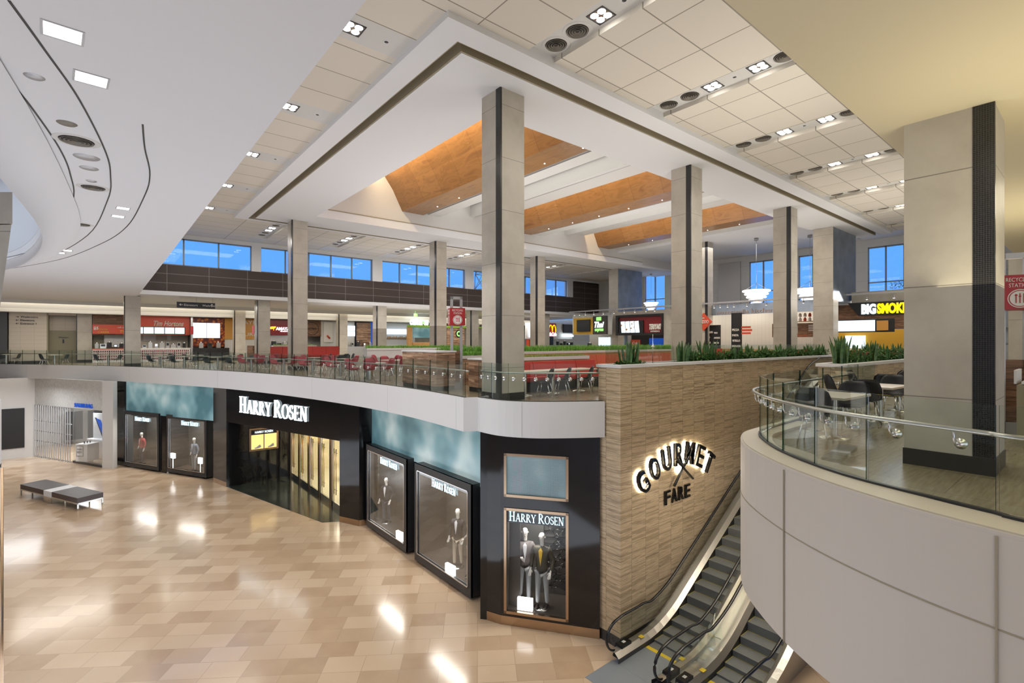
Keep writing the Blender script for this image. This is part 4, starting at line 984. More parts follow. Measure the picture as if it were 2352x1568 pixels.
bars = MB(); hz = MB(); L = 4.6
for i in range(34):
    p = Vector((*P0,0))+pd*(L*i/33)+pn*(.1 if i%2 else .02); bars.box(p.x-.025,p.y-.025,ZL,p.x+.025,p.y+.025,-2.75)
for z in (ZL+.02,ZL+1.1,ZL+1.8,ZL+2.5,-2.85): hz.seg(P0, tuple((Vector((*P0,0))+pd*L)[:2]), z, z+.05, .03)
for m_, nm in ((bars,'bars'),(hz,'rails')): o = m_.build(nm,'gate',gt); o.matrix_parent_inverse = Tm
q = Vector((*P0,0))+pd*4.7
struct('window_30', MB().seg(tuple(q[:2]), P1, ZL+.12, -2.75, .02), 'shop_glass'); struct('trim_19', MB().seg(tuple(q[:2]), P1, ZL, ZL+.14, .2, -.0), 'plinth')
pc = Vector((*P0,ZL+.14))+pd*5.5-pn*.45
pe = thing('display_plinth', 'white square plinth with a pre-order notice in the phone shop window', 'plinth', tuple(pc), math.atan2(pd.y,pd.x)+.25)
MB().box(-.45,-.4,0,.45,.4,1.15).build('body','white_trim',pe); MB().box(-.38,-.412,.35,.15,-.401,1.05).build('notice_border','text_dark',pe); MB().box(-.35,-.416,.38,.12,-.41,1.02).build('notice','white_trim',pe)
text('NOW', .4,.14,(-.32,-.418,.55),VX,'text_dark',pe,.004); text('PRE ORDER',.36,.07,(-.3,-.418,.78),VX,'text_dark',pe,.004)
for i in range(3):
    o = MB().box(-.04,-.01,0,.04,.01,.14).build('phone','black'); o.location = (pc.x-.15+.14*i, pc.y+.05*i, pc.z+1.151); tag(o, 'small dark phone standing on the white plinth', 'phone', 'phones on the plinth')
pc = Vector((*P0,ZL))+pd*4.8-pn*1.5
po = thing('tablet_poster', 'large white poster with a slanted dark tablet in the phone shop window', 'poster', tuple(pc+Vector((0,0,1.35))), math.atan2(pd.y,pd.x)+.1)
MB().box(-.6,-.02,0,1.3,.02,1.75).build('board','white_trim',po); MB().add([(-.3,-.03,1.4),(.15,-.03,1.3),(.75,-.03,.2),(.4,-.03,.15)],[(0,3,2,1)]).build('tablet_image','letter_blue',po)
MB().add([(-.42,-.026,1.45),(-.25,-.026,1.42),(.45,-.026,.12),(.3,-.026,.12)],[(0,3,2,1)]).build('tablet_dark_side','black',po)  # dark printed strip beside the tablet image
o = MB().box(-.9,-.3,1.15,1.4,.8,1.33).box(-.5,-.1,0,1.2,.6,1.15).build('display_counter','white_trim'); o.location = tuple(pc); o.rotation_euler = (0,0,math.atan2(pd.y,pd.x)); tag(o, 'white counter under the tablet poster in the phone shop', 'counter')
o = MB().box(-2.2,51.8,ZL+.4,-1.2,51.9,ZL+2.6).box(-.9,51.8,ZL+.4,.4,51.9,ZL+2.6).build('wall_rack','charcoal'); tag(o, 'dark accessory racks on the rear wall of the phone shop', 'rack')
area((-.4,47.2,-2.9), 3, 380, (.95,.98,1), sy=5)
area((-5.0,43.5,-1.4), 4, 170, (.95,.97,1), sy=4)  # added lamp brightening the phone shop front, no fixture there
# bench
bn = thing('bench', 'long low bench with two dark leather pads and a white centre table', 'bench', (.03,31.92,ZL), math.atan2(36.52-31.47,-3.35+.92))
L, W = 5.55, 1.05; hb = .36
for a, b in ((.0,.43*L),(.57*L,L)):
    c = MB().box(a,0,hb,b,W,hb+.24); c.build('cushion','leather',bn)
MB().box(.43*L+.01,-.01,hb-.05,.57*L-.01,W+.01,hb+.235).build('centre_table','white_trim',bn)
MB().box(.43*L+.01,0,0,.57*L-.01,W,.3).build('centre_base','steel',bn)
f = MB().box(0,0,hb-.06,L,.05,hb).box(0,W-.05,hb-.06,L,W,hb).box(0,0,hb-.06,.05,W,hb).box(L-.05,0,hb-.06,L,W,hb); f.build('frame','steel',bn)
for a in (0,.21*L,.43*L-.06,.57*L,.78*L,L-.05):
    for b in (0,W-.05): MB().box(a,b,0,a+.05,b+.05,hb-.06).build('leg','steel',bn)
# wall lettering and cutlery emblem on the travertine
pm('halo',(1,1,1),.5,emit=(1,.93,.72),es=22)
gf = thing('halo_lettering', 'dark raised backlit lettering with crossed cutlery on the travertine wall', 'sign', (13.0,8.25,-2.2)); Tm = Matrix.Translation(-gf.location)
cx, cz, rad = 13.05, -4.72, 3.1
for i, ch in enumerate('GOURMET'):
    a = math.radians(124-i*11.3); px, pz = cx+rad*math.cos(a), cz+rad*math.sin(a)
    r = a-PI/2; xd = Vector((math.cos(r),0,math.sin(r))); up = Vector((-math.sin(r),0,math.cos(r)))
    w_ = .40 if ch != 'M' else .44
    for y, mt, dp, nm in ((8.19,'black',.09,'letter'),(8.215,'halo',.004,'halo_light')):
        o = text(ch, w_, .66, tuple(Vector((px,y,pz))-xd*w_/2-up*.33), xd, mt, gf, dp, up, nm, .012); o.matrix_parent_inverse = Tm
for i, ch in enumerate('FARE'):
    for y, mt, dp, nm in ((8.235,'black',.05,'letter'),):
        o = text(ch, .27, .40, (12.45+.35*i,y,-3.02), VX, mt, gf, dp, name=nm, bold=.012); o.matrix_parent_inverse = Tm
k = MB()
k.tube([(12.75,8.1,-2.5),(13.1,8.1,-2.15),(13.5,8.1,-1.75)],[(.05,.04),(.04,.03),(.07,.04)],6); k.tube([(13.5,8.1,-1.78),(13.72,8.1,-1.55)],[(.05,.03),(.02,.03)],6); k.tube([(13.42,8.1,-1.7),(13.62,8.1,-1.46)],[(.03,.03),(.02,.03)],6)
k.tube([(13.75,8.1,-2.45),(13.3,8.1,-2.1),(12.85,8.1,-1.72)],[(.05,.04),(.05,.03),(.11,.04)],6)
o = k.build('cutlery_emblem','black',gf); o.matrix_parent_inverse = Tm
hl = MB().box(13.1,8.2,-2.2,13.3,8.21,-2.0)
o = hl.build('halo_light','halo',gf); o.matrix_parent_inverse = Tm
# near left edge: panelled pier and lift shaft edge
uu, OO = Vector((-.7716,.6361,0)), Vector((-1.40,14.12,0)); vv = Vector((-.19,.98,0))
for z0, z1, w0, w1, nm in ((4.05,4.69,0,0,'trim_23'),(2.3,4.03,.26,.02,'trim_24')):
    q = [OO+uu*w0, OO+uu*2, OO+uu*2+vv*.8, OO+uu*w0+vv*.8]; p = [OO+uu*w1, OO+uu*2, OO+uu*2+vv*.8, OO+uu*w1+vv*.8]
    struct(nm, MB().add([tuple(a+Vector((0,0,z0))) for a in q]+[tuple(a+Vector((0,0,z1))) for a in p], ((0,3,2,1),(4,5,6,7),(0,1,5,4),(1,2,6,5),(2,3,7,6),(3,0,4,7))), 'limestone')
# curved white band at the left edge of the lower level
q = smooth([(-2.52,10.2),(-1.7,10.6),(-1.32,11.4),(-1.46,12.4),(-2.36,13.2)],4); struct('trim_20', MB().ribbon(q, offs(q,.3), -.35, .7), 'white_trim')
struct('trim_21', MB().tube([(-1.27,11.4,ZL),(-1.27,11.4,-.35)],.04,8), 'bronze'); struct('wall_lift', MB().box(-3,11.2,ZL,-1.3,11.8,-.35), 'charcoal')
# ---------------------------------------------------------------- food court furniture
def mk_shell(matn):
    def f():
        t = thing('shell_chair', 'shell chair on four thin chrome legs', 'chair')
        prof = [(-.22,.455),(-.21,.44),(-.10,.425),(.02,.425),(.12,.44),(.18,.49),(.215,.57),(.24,.67),(.255,.77),(.26,.83)]
        wid = [.20,.215,.225,.23,.23,.225,.235,.23,.20,.13]; cup = [.0,.015,.03,.035,.04,.05,.05,.045,.03,.01]
        n = 9; vs = []; fs = []
        for side in (0, 1):
            for (y,z),w_,c_ in zip(prof, wid, cup):
                for j in range(n):
                    u = -1+2*j/(n-1); e = u*u
                    up = z > .46 and y > .15
                    vs.append((u*w_, y-(c_*1.6*e if up else 0)-(.012 if side and up else 0), z+(0 if up else c_*1.6*e)-(.012 if side and not up else 0)))
        k = len(prof)*n
        for i in range(len(prof)-1):
            for j in range(n-1):
                a = i*n+j; fs.append((a,a+1,a+n+1,a+n)); fs.append((a+k,a+n+k,a+n+1+k,a+1+k))
        for i in range(len(prof)-1):
            for a in (i*n, i*n+n-1): fs.append((a,a+n,a+n+k,a+k))
        for j in range(n-1):
            for a in (j, (len(prof)-1)*n+j): fs.append((a,a+1,a+1+k,a+k))
        MB().add(vs, fs, True).build('shell', matn, t)
        for sx in (-1,1):
            for (y0,y1) in ((-.13,-.22),(.10,.22)): MB().tube([(sx*.12,y0,.425),(sx*.19,y1,.0)], .011, 6).build('leg', 'chrome', t)
        MB().tube([(-.165,-.19,.16),(.165,-.19,.16)], .007, 5).tube([(-.12,-.13,.42),(.12,.10,.42)], .008, 5).tube([(.12,-.13,.42),(-.12,.10,.42)], .008, 5).build('brace', 'chrome', t)
        return t
    return Proto(f)
chR, chB, chD = mk_shell('red_shell'), mk_shell('black_shell'), mk_shell('dark_shell')
def mk_table(mt, w_, d, rnd=False):
    def f():
        t = thing('table', 'cafe table on a round steel foot', 'table')
        if rnd: MB().lathe([(0,.72),(w_/2-.01,.72),(w_/2,.73),(w_/2,.755),(0,.757)], n=32, sm=False).build('tabletop', mt, t)
        else: MB().box(-w_/2,-d/2,.72,w_/2,d/2,.757).build('tabletop', mt, t)
        r = .06 if not rnd else .2
        MB().lathe([(r,.03),(r,.72)], n=14).build('post', 'steel', t)
        q = .24 if not rnd else .42
        MB().lathe([(q,0),(q,.012),(r,.04)], n=28).build('foot', 'steel', t); return t
    return Proto(f)
tbW, tbR, tbB = mk_table('table_white', .7, .62), mk_table('table_white', 1.35, 1.35, True), mk_table('table_brown', .7, .62)
tbL = mk_table('table_white', 1.15, .75)
GR, GT = 'red shell chairs behind the curved railing', 'tables behind the curved railing'
def seat(ch, x, y, a, r, lab, grp, desc):
    ch((x+r*math.cos(a), y+r*math.sin(a), 0), a-PI/2, '%s %s' % (lab, desc), grp, 1.12 if ch is chR else None)
# red cluster near the left balcony edge
def gz(px, y):
    d = 1.68*1141/(y-784); cx = (px-1176)/1141*d; s_, c_ = math.sin(math.radians(50.5)), math.cos(math.radians(50.5)); return cx*s_+d*c_, -cx*c_+d*s_
redT = [(577,853.5,'at the leftmost table by the railing',1),(652,856.5,'at the second table by the railing',1),(718,860.5,'at the third table by the railing',1),(783,866,'at the fourth table by the railing',1),
        (612,846.5,'at the back row table left of the tall column',1),(722,851,'at the back row table right of the tall column',1),(792,855,'at the middle back row table',1),(885,852.5,'at the right back row table',1)]
for px, y, d, _ in redT:
    x, y = gz(px, y); a0 = math.atan2(-.80,.60)
    tbW((x,y,0), a0, 'pale square table with red chairs, '+d[3:], GT)
    for a, q in ((a0+PI,'left side'),(a0,'right side')): seat(chR, x, y, a, .5, 'red shell chair', GR, d+', '+q)
tbR((9.0,20.65,0), 0, 'large round pale table with red chairs on a fat steel post', GT)
for a, q in ((-2.0,'front'),(-3.0,'left'),(-1.0,'right'),(.1,'far right'),(1.2,'back right'),(2.2,'back left')):
    seat(chR, 9.0, 20.65, a, .86, 'red shell chair', GR, 'at the large round table, '+q)
for (x,y), d in (((11.3,23.0),'nearer'),((13.4,24.2),'farther')):
    tbR((x,y,0), 0, 'round pale table behind the large round one, '+d, GT)
    for a, q in ((PI,'left'),(-PI/2,'front'),(0,'right'),(PI/2,'back')): seat(chR, x, y, a, .92, 'red shell chair', GR, 'at the %s of two rear round tables, %s' % (d, q))
# dark cluster, far left
GD = 'dark shell chairs at the far left'
darkT = [((-5.4,51.2),'left edge of the picture'),((-2.6,47.2),'wall lettering'),((.3,43.6),'first counter'),((2.9,38.9),'orange counter'),((3.9,36.6),'orange counter, nearer'),((5.3,34.0),'menu counter'),((6.2,32.6),'menu counter, nearer'),
         ((4.9,40.0),'orange counter, behind'),((6.6,37.5),'menu counter, behind'),((3.1,43.2),'first counter, right')]
for i, ((x,y), d) in enumerate(darkT):
    tbW((x,y,0), .5, 'pale square table with dark chairs, before the %s' % d, 'tables at the far left')
    for a, q in ((.5+PI,'left'),(.5,'right')): seat(chD, x, y, a, .58, 'dark shell chair', GD, 'before the %s, %s side' % (d, q))
# dark chairs behind the red ones
k = 0
for x, y in ((11.5,31.5),(13.5,30.0),(15.5,31.5),(13.0,34.5),(17.5,33.5),(20.5,31.0),(16,29.3),(19.2,29.2)):
    k += 1; tbB((x,y,0), 0, 'brown table in the dim area before the north counters', 'brown tables before the north counters')
    for a in (PI, 0, -PI/2): seat(chD, x, y, a, .6, 'dark shell chair', 'dark chairs around the brown tables', 'at one of the brown tables before the north counters')
# black chairs at the front banquette
for i, (x, q) in enumerate(((10.35,'left'),(11.1,'middle'),(12.15,'right'),(12.75,'far right, partly hidden'))):
    if i < 3: tbL((10.15+1.2*i,11.68,0), 0, 'long pale table at the red banquette, %s of the row' % q, 'tables at the front banquette')
    chB((x,10.98,0), PI+.5, 'black shell chair facing the red banquette, %s of the row' % q, 'black chairs at the front banquette', 1.06)
# right balcony tables
for i, (x, y, q) in enumerate(((9.85,3.12,'nearest the curved glass'),(12.65,3.15,'second from the glass'),(14.9,3.35,'third from the glass'),(17.1,3.4,'by the stone parapet'))):
    tbL((x,y,0), -.05, 'pale table on the right balcony, '+q, 'tables on the right balcony')
    for s, e in ((-1,'left'),(1,'right')):
        chB((x+s*.78,y-.02*s,0), s*-PI/2+(.15 if s < 0 else 0), 'black shell chair on the right balcony, %s of the table %s' % (e, q), 'black chairs on the right balcony', 1.13)
    if i in (1,2): chB((x,y+.75,0), 0, 'black shell chair on the right balcony, behind the table '+q, 'black chairs on the right balcony', 1.13)

# banquettes and planters
def grass_strip(x0,y0,x1,y1,z,h,n,seed,mat='grass'):
    random.seed(seed); m = MB()
    for i in range(n):
        x = random.uniform(x0,x1); y = random.uniform(y0,y1); a = random.uniform(0,PI); w_ = random.uniform(.012,.03); hh = h*random.uniform(.55,1.05); dx, dy = random.uniform(-.06,.06), random.uniform(-.06,.06)
        c, s_ = math.cos(a)*w_, math.sin(a)*w_
        m.add([(x-c,y-s_,z),(x+c,y+s_,z),(x+dx+c*.5,y+dy+s_*.5,z+hh*.7),(x+dx*1.6,y+dy*1.6,z+hh)], [(0,1,2,3)])
    return m
def planter(x0,x1,y,z,label,glabel,seed,n=2600,body='strip_wood',h=.2,dep=.5,mat='grass',cap='white_trim'):
    t = thing('planter_box', label, 'planter', (x0,y,0)); T = Matrix.Translation(-t.location)
    def fix(o): o.matrix_parent_inverse = T
    fix(MB().box(x0,y,0,x1,y+dep,z-.12).build('body', body, t))
    fix(MB().box(x0-.03,y-.03,z-.12,x1+.03,y+.05,z).box(x0-.03,y+dep-.05,z-.12,x1+.03,y+dep+.03,z).box(x0-.03,y+.05,z-.12,x0+.05,y+dep-.05,z).box(x1-.05,y+.05,z-.12,x1+.03,y+dep-.05,z).build('rim', cap, t))
    fix(MB().box(x0+.05,y+.05,z-.1,x1-.05,y+dep-.05,z-.04).build('soil', 'soil', t))
    g = grass_strip(x0+.06,y+.06,x1-.06,y+dep-.06,z-.04,h,n,seed).build('grass_planting', mat); tag(g, glabel, 'grass', None, 'stuff')
def banquette(x0,x1,y,z,label,mat,base='charcoal'):
    t = thing('banquette', label, 'bench', (x0,y,0)); T = Matrix.Translation(-t.location)
    def fix(o): o.matrix_parent_inverse = T
    n = max(1, round((x1-x0)/1.0))
    for i in range(n):
        a, b = x0+(x1-x0)*i/n+.008, x0+(x1-x0)*(i+1)/n-.008
        m = MB().add([(a,y,.5),(b,y,.5),(b,y+.1,z),(a,y+.1,z),(a,y+.25,.5),(b,y+.25,.5),(b,y+.22,z),(a,y+.22,z)], [(0,1,2,3),(5,4,7,6),(3,2,6,7),(0,3,7,4),(1,5,6,2),(0,4,5,1)]); fix(m.build('back_cushion', mat, t))
        fix(MB().box(a,y-.42,.34,b,y+.05,.48).build('seat_cushion', mat, t))
    fix(MB().box(x0,y-.38,0,x1,y+.25,.34).build('base', base, t))
banquette(10.4,14.7,12.7,.98,'front red leather banquette right of the nearest tall column','red_seat')
planter(10.4,14.7,13.12,1.13,'honey wood planter behind the front red banquette','low yellow-green planting in the front honey wood planter',5,1600,'honey_wood',.13,.45,'leaf_edge')
banquette(14.9,26.5,17.0,1.0,'long red banquette with orange light in its colour, behind the front one','red_seat_lit')
planter(10.6,27.5,17.3,1.22,'long planter topped with bright green grass behind the banquettes','bright green grass of the long planter in the middle',6,7500,'honey_wood',.34,.6)
planter(9.9,12.4,16.2,1.12,'short planter behind the wooden station, left of the nearest tall column','green grass of the short planter behind the red sign',7,1500,'strip_wood',.22,.5)
planter(11.6,18.5,27.0,1.3,'far white planter with grass left of the second row column','green grass of the far white planter',8,2000,'white_trim',.22,.5)
planter(11.0,14.5,44.6,1.35,'planter behind the far red banquette','green planting behind the far red banquette',9,600,'brown_wood',.15,.5)
banquette(9.6,12.6,44.2,1.25,'far red banquette left of the tall column behind the red chairs','red_seat'); banquette(12.9,16.4,44.2,1.25,'far red banquette beside the maroon counter','red_seat')
for b_, q in (((9.0,42.5,0,9.4,44.5,1.35),'at the left end of the far red banquette'),((19.6,26.0,0,22.0,26.3,1.0),'before the far low columns'),((22.6,24.6,0,26,24.9,1.1),'behind the long grass planter')):
    tag(MB().box(*b_).build('low_screen_wall', 'brown_wood'), 'low brown wooden screen '+q, 'screen')
# wooden waste stations and recycling signs
def station(x, y, w_, d, h, label):
    t = thing('waste_station', label, 'waste station', (x,y,0))
    MB().box(0,0,.16,w_,d,h-.05).build('body','strip_wood',t); MB().box(-.03,-.03,h-.05,w_+.03,d+.03,h).build('counter_top','white_trim',t); MB().box(.02,.02,0,w_-.02,d-.02,.16).build('plinth','plinth',t); return t
station(8.66,14.5,.75,2.45,1.36,'striped wood waste station left of the red recycling sign')
s2 = station(9.55,12.6,.9,1.3,1.12,'striped wood waste station directly left of the nearest tall column')
def rec_sign(x, y, rz, label, h=3.28):
    t = thing('recycling_sign', label, 'sign', (x,y,0), rz)
    for sx in (-.17,.17): MB().box(sx-.045,-.05,0,sx+.045,.05,h).build('post','grey_metal',t)
    MB().box(-.215,-.05,h-.1,.215,.05,h).box(-.215,-.05,0,.215,.05,.22).build('crossbar','grey_metal',t)
    MB().box(-.125,-.02,.22,.125,.02,1.35).build('infill_panel','brown_wood',t)
    MB().box(-.27,-.27,2.25,.27,.27,2.86).build('sign_cube','sign_red',t)
    for q, dp in ((0,0),(PI/2,1)):
        R = Matrix.Rotation(q if dp == 0 else -PI/2, 4, 'Z')
        a = []
        a.append(text('RECYCLING',.37,.07,(-.185,-.271,2.74),VX,'text_white',t,.004)); a.append(text('STATION',.29,.07,(-.145,-.271,2.64),VX,'text_white',t,.004))
        m = MB()
        for i in range(32):
            p = [(r*math.cos(2*PI*k/32), -.274, 2.44+r*math.sin(2*PI*k/32)) for r, k in ((.15,i),(.15,i+1),(.165,i+1),(.165,i))]; m.add(p, [(3,2,1,0)])
            p = [(0,-.274,2.44)]+[(.135*math.cos(2*PI*k/32), -.274, 2.44+.135*math.sin(2*PI*k/32)) for k in (i,i+1)]; m.add(p, [(0,1,2)])
        a.append(m.build('emblem','text_white',t))
        m = MB().box(-.06,-.278,2.36,-.045,-.275,2.48).lathe([(0,0),(.02,0)], (-.052,-.277,2.5), 10, False, (0,-1,0)).box(-.01,-.278,2.36,.005,-.275,2.53).box(-.02,-.278,2.47,.015,-.275,2.485).box(.04,-.278,2.36,.065,-.275,2.53)
        a.append(m.build('cutlery','sign_red',t))
        if dp:
            for o in a: o.matrix_basis = R @ o.matrix_basis
rec_sign(9.75,14.95,-.42,'red recycling station cube sign on grey posts left of the nearest tall column')
rec_sign(12.75,1.16,-1.2,'red recycling station cube sign on grey posts at the right edge of the picture')
st3 = station(12.9,-.5,1.2,1.5,1.1,'waste station under the recycling sign at the right edge')
lo = thing('louvred_bin', 'pale counter with slatted metal top at the right edge of the picture', 'bin', (11.3,.25,0)); MB().box(0,0,0,.7,.75,.98).build('body','olive_wall',lo)
for i in range(6): MB().box(0,.02+.125*i,1.0,.7,.07+.125*i,1.04).build('slat','white_trim',lo)
MB().box(.0,.75,1.0,.7,.78,1.22).build('splash_panel','white_trim',lo)
# snake plants and flowering foliage on the two stone walls
def snake(x, y, z, h, n, label, seed, spread=.16):
    random.seed(seed); t = thing('snake_plant', label, 'plant', (x,y,z)); m = MB(); e = MB()
    for i in range(n):
        a = random.uniform(0,2*PI); r = random.uniform(0,spread); lean = random.uniform(.0,.22); hh = h*random.uniform(.6,1.05); w_ = random.uniform(.026,.044)
        bx, by = r*math.cos(a), r*math.sin(a)*.8; tw = random.uniform(0,PI); c, s_ = math.cos(tw), math.sin(tw); pts = []
        for k, (f, ww) in enumerate(((0,.7),(.35,1.1),(.7,.95),(.9,.5),(1,.04))):
            ox = bx+lean*hh*f*f*math.cos(a); oy = by+lean*hh*f*f*math.sin(a); pts.append((ox,oy,hh*f,ww*w_))
        for (x0,y0,z0,w0),(x1,y1,z1,w1) in zip(pts, pts[1:]):
            m.add([(x0-c*w0,y0-s_*w0,z0),(x0,y0+.008,z0),(x0+c*w0,y0+s_*w0,z0),(x1-c*w1,y1-s_*w1,z1),(x1,y1+.008,z1),(x1+c*w1,y1+s_*w1,z1)], [(0,1,4,3),(1,2,5,4)], True)
            e.add([(x0+c*w0,y0+s_*w0,z0),(x0+c*(w0+.006),y0+s_*(w0+.006),z0),(x1+c*(w1+.006),y1+s_*(w1+.006),z1),(x1+c*w1,y1+s_*w1,z1)], [(0,1,2,3)])
    m.build('leaves','leaf_dark',t); e.build('leaf_margins','leaf_edge',t)
def foliage(x0,x1,y0,y1,z,h,n,label,seed,fl=.04):
    random.seed(seed); m = MB(); f = MB()
    for i in range(n):
        x, y, zz = random.uniform(x0,x1), random.uniform(y0,y1), z+random.random()**.7*h
        d = Vector((random.gauss(0,1),random.gauss(0,1),random.gauss(.3,.6))).normalized(); s_ = random.uniform(.035,.07); q = d.cross(Vector((.3,.5,.8))).normalized()*s_*.45; p = Vector((x,y,zz))
        (f if random.random() < fl and zz > z+h*.6 else m).add([p, p+d*s_+q, p+d*s_*2, p+d*s_-q], [(0,1,2,3)])
    t = thing('foliage_planting', label, 'plants', (x0,y0,z)); T = Matrix.Translation(-t.location)
    a = m.build('leaves','leaf',t); a.matrix_parent_inverse = T; a['kind'] = 'stuff'
    if f.v: a = f.build('flowers','flower',t); a.matrix_parent_inverse = T; a['kind'] = 'stuff'
def atY(px, Y):
    cx = (px-1176)/1141; s_, c_ = math.sin(math.radians(50.5)), math.cos(math.radians(50.5)); return Y*(cx*s_+c_)/(-cx*c_+s_)
for i, (X, h, n, q) in enumerate(((11.4,.66,42,'at the left end of the stone wall'),(14.0,.66,22,'left of the second tall column'),(14.75,.45,12,'directly before the second tall column'),(15.6,.7,26,'right of the second tall column'),(17.2,.45,18,'before the black menu banners'),(18.6,.6,18,'before the white tiled wall'),(19.9,.5,16,'below the shelves of jars'),(21.3,.6,16,'before the third tall column, left'),(22.6,.5,14,'before the third tall column, right'),(24.3,.62,16,'before the stone clad shaft'),(25.6,.55,14,'at the far end of the stone wall'))):
    snake(X, 8.66, 1.02, h, n, 'snake plant %s' % q, 20+i, .30 if i != 2 else .18)
foliage(14.6,26.2,8.46,8.86,1.02,.26,5200,'low flowering foliage along the top of the escalator stone wall',31,.05)
foliage(11.0,11.9,8.46,8.86,1.02,.07,250,'sparse ground foliage around the leftmost snake plant',32,0)
for i, (X, h, n, q) in enumerate(((16.6,.82,34,'at the left end of the right parapet'),(17.7,.62,24,'second on the right parapet'),(19.3,.7,26,'third on the right parapet'),(20.9,.6,22,'nearest the massive right column'),(22.5,.6,16,'just beyond the massive right column'),(24.5,.6,14,'farther along the right parapet'))):
    snake(X, 5.1, 1.0, h, n, 'snake plant %s' % q, 50+i, .26)
foliage(17.0,27.5,4.95,5.25,1.0,.36,3800,'low foliage with red flowers on the right parapet',61,.10)
pg = thing('glass_screen', 'low frameless glass screen along the planted stone wall', 'screen', (10.7,8.93,1.06)); T = Matrix.Translation(-pg.location)
x = 10.7
while x < 26.2: o = MB().box(x+.01,8.93,1.02,min(x+2.0,26.4)-.01,8.945,1.55).build('glass_panel','rail_glass',pg); o.matrix_parent_inverse = T; x += 2.0
pg = thing('glass_screen', 'dark glass panels at the left end of the right parapet', 'screen', (15.8,4.72,0)); MB().box(0,-.03,.0,1.3,-.015,1.0).build('glass_panel','rail_glass',pg); MB().box(1.34,-.03,.0,2.6,-.015,1.0).build('glass_panel','rail_glass',pg)
o = MB().tube([(0,0,0),(0,0,1.75)],.008,6).lathe([(.05,0),(.0,.22)],(0,0,1.0),10).build('pole_sensor','steel'); o.location = (12.55,8.68,1.02); o.scale=(1,1,.5); tag(o,'thin steel pole with a small cone rising from the stone wall','pole')
# ---------------------------------------------------------------- food stalls
def stall(label, loc, name='food_stall'):
    return thing(name, label, 'food stall', loc)
def bx(par, T, name, mat, *bs):
    m = MB()
    for b in bs: m.box(*b)
    o = m.build(name, mat, par); o.matrix_parent_inverse = T; return o
def tx(par, T, body, w, h, org, xd, mat, name='lettering', bold=0, shear=0, depth=.03):
    o = text(body, w, h, org, xd, mat, par, depth, name=name, bold=bold, shear=shear); o.matrix_parent_inverse = T; return o
WYs = 52.0
def gear(x0, x1, y, z, label, seed, n):
    """small appliances in a row on a counter"""
    random.seed(seed)
    for i in range(n):
        w_ = random.uniform(.18,.4); h = random.uniform(.25,.5); xx = x0+(x1-x0)*(i+.5)/n
        t = thing('counter_appliance', label, 'appliance', (xx,y,z), 0, 'appliances on the stall counters')
        MB().box(-w_/2,-.15,0,w_/2,.2,h).build('body', random.choice(['steel','charcoal','grey_metal','black_matte']), t)
        if i%2: MB().box(-w_*.35,-.165,h*.45,w_*.35,-.15,h*.9).build('display','screen' if i%3 == 0 else 'black', t)
        else: MB().lathe([(.06,h),(.07,h+.1),(.0,h+.12)], n=10).build('hopper','steel',t)
# wayfinding wall, washroom passage
struct('wall_wayfinding', MB().box(-5.35,52.0,0,-3.3,52.3,4.7), 'wash_tile'); struct('wall_wayfinding', MB().box(-7,51.6,0,-5.4,52.3,4.7), 'plinth'); struct('baseboard_wayfinding', MB().box(-5.4,51.97,0,-3.3,52.0,.22), 'plinth')
struct('wall_washroom', MB().box(-3.3,52.2,3.7,-1.6,52.5,4.6).box(-3.3,53.3,2.55,-1.2,53.5,3.7), 'wash_tile'); struct('wall_washroom', MB().box(-3.3,53.2,0,-1.2,53.4,2.55), 'olive_wall'); struct('trim_22', MB().box(-3.3,52,0,-3.22,53.3,4.6), 'olive_wall')
for i, (b, w_) in enumerate((('Washrooms',.95),('Elevators',.75),('Entrance 1',.85))):
    t = thing('wall_lettering', 'dark %s wayfinding line on the tiled wall at the far left' % ('upper','middle','lower')[i], 'sign', (-4.75,51.98,3.52-.24*i)); T = Matrix.Translation(-t.location)
    z = 3.45-.25*i; tx(t,T,b,w_,.15,(-4.72,51.99,z),VX,'text_dark'); s = 1 if i == 0 else -1; m = MB().box(-4.97,51.96,z+.05,-4.82,51.98,z+.08)
    e = -4.80 if s > 0 else -4.99; m.add([(e,51.96,z+.065),(e-s*.08,51.96,z+.13),(e-s*.06,51.96,z+.065),(e-s*.08,51.96,z)], [(0,1,2,3) if s < 0 else (3,2,1,0)]); o = m.build('arrow','text_dark',t); o.matrix_parent_inverse = T
t = thing('wall_lettering','dark washroom lettering with three round symbols over the passage','sign',(-3,52.2,4)); T = Matrix.Translation(-t.location)
tx(t,T,'Washrooms',1.15,.16,(-2.95,52.19,4.22),VX,'text_dark')
for x in (-2.8,-2.5,-2.0):
    o = MB().lathe([(0,0),(.12,0)],(x,52.17,4.05),20,False,(0,-1,0)).build('symbol_disc','sign_black',t); o.matrix_parent_inverse = T; bx(t,T,'figure','text_white',(x-.02,52.15,3.98,x+.02,52.165,4.12))
t = thing('wall_lettering','faint lettering and figure beside the dark washroom door','sign',(-2.9,53.1,2)); T = Matrix.Translation(-t.location); tx(t,T,'Women',.6,.12,(-2.7,53.18,1.95),VX,'text_dark'); bx(t,T,'figure','text_dark',(-2.45,53.16,1.55,-2.35,53.18,1.85))
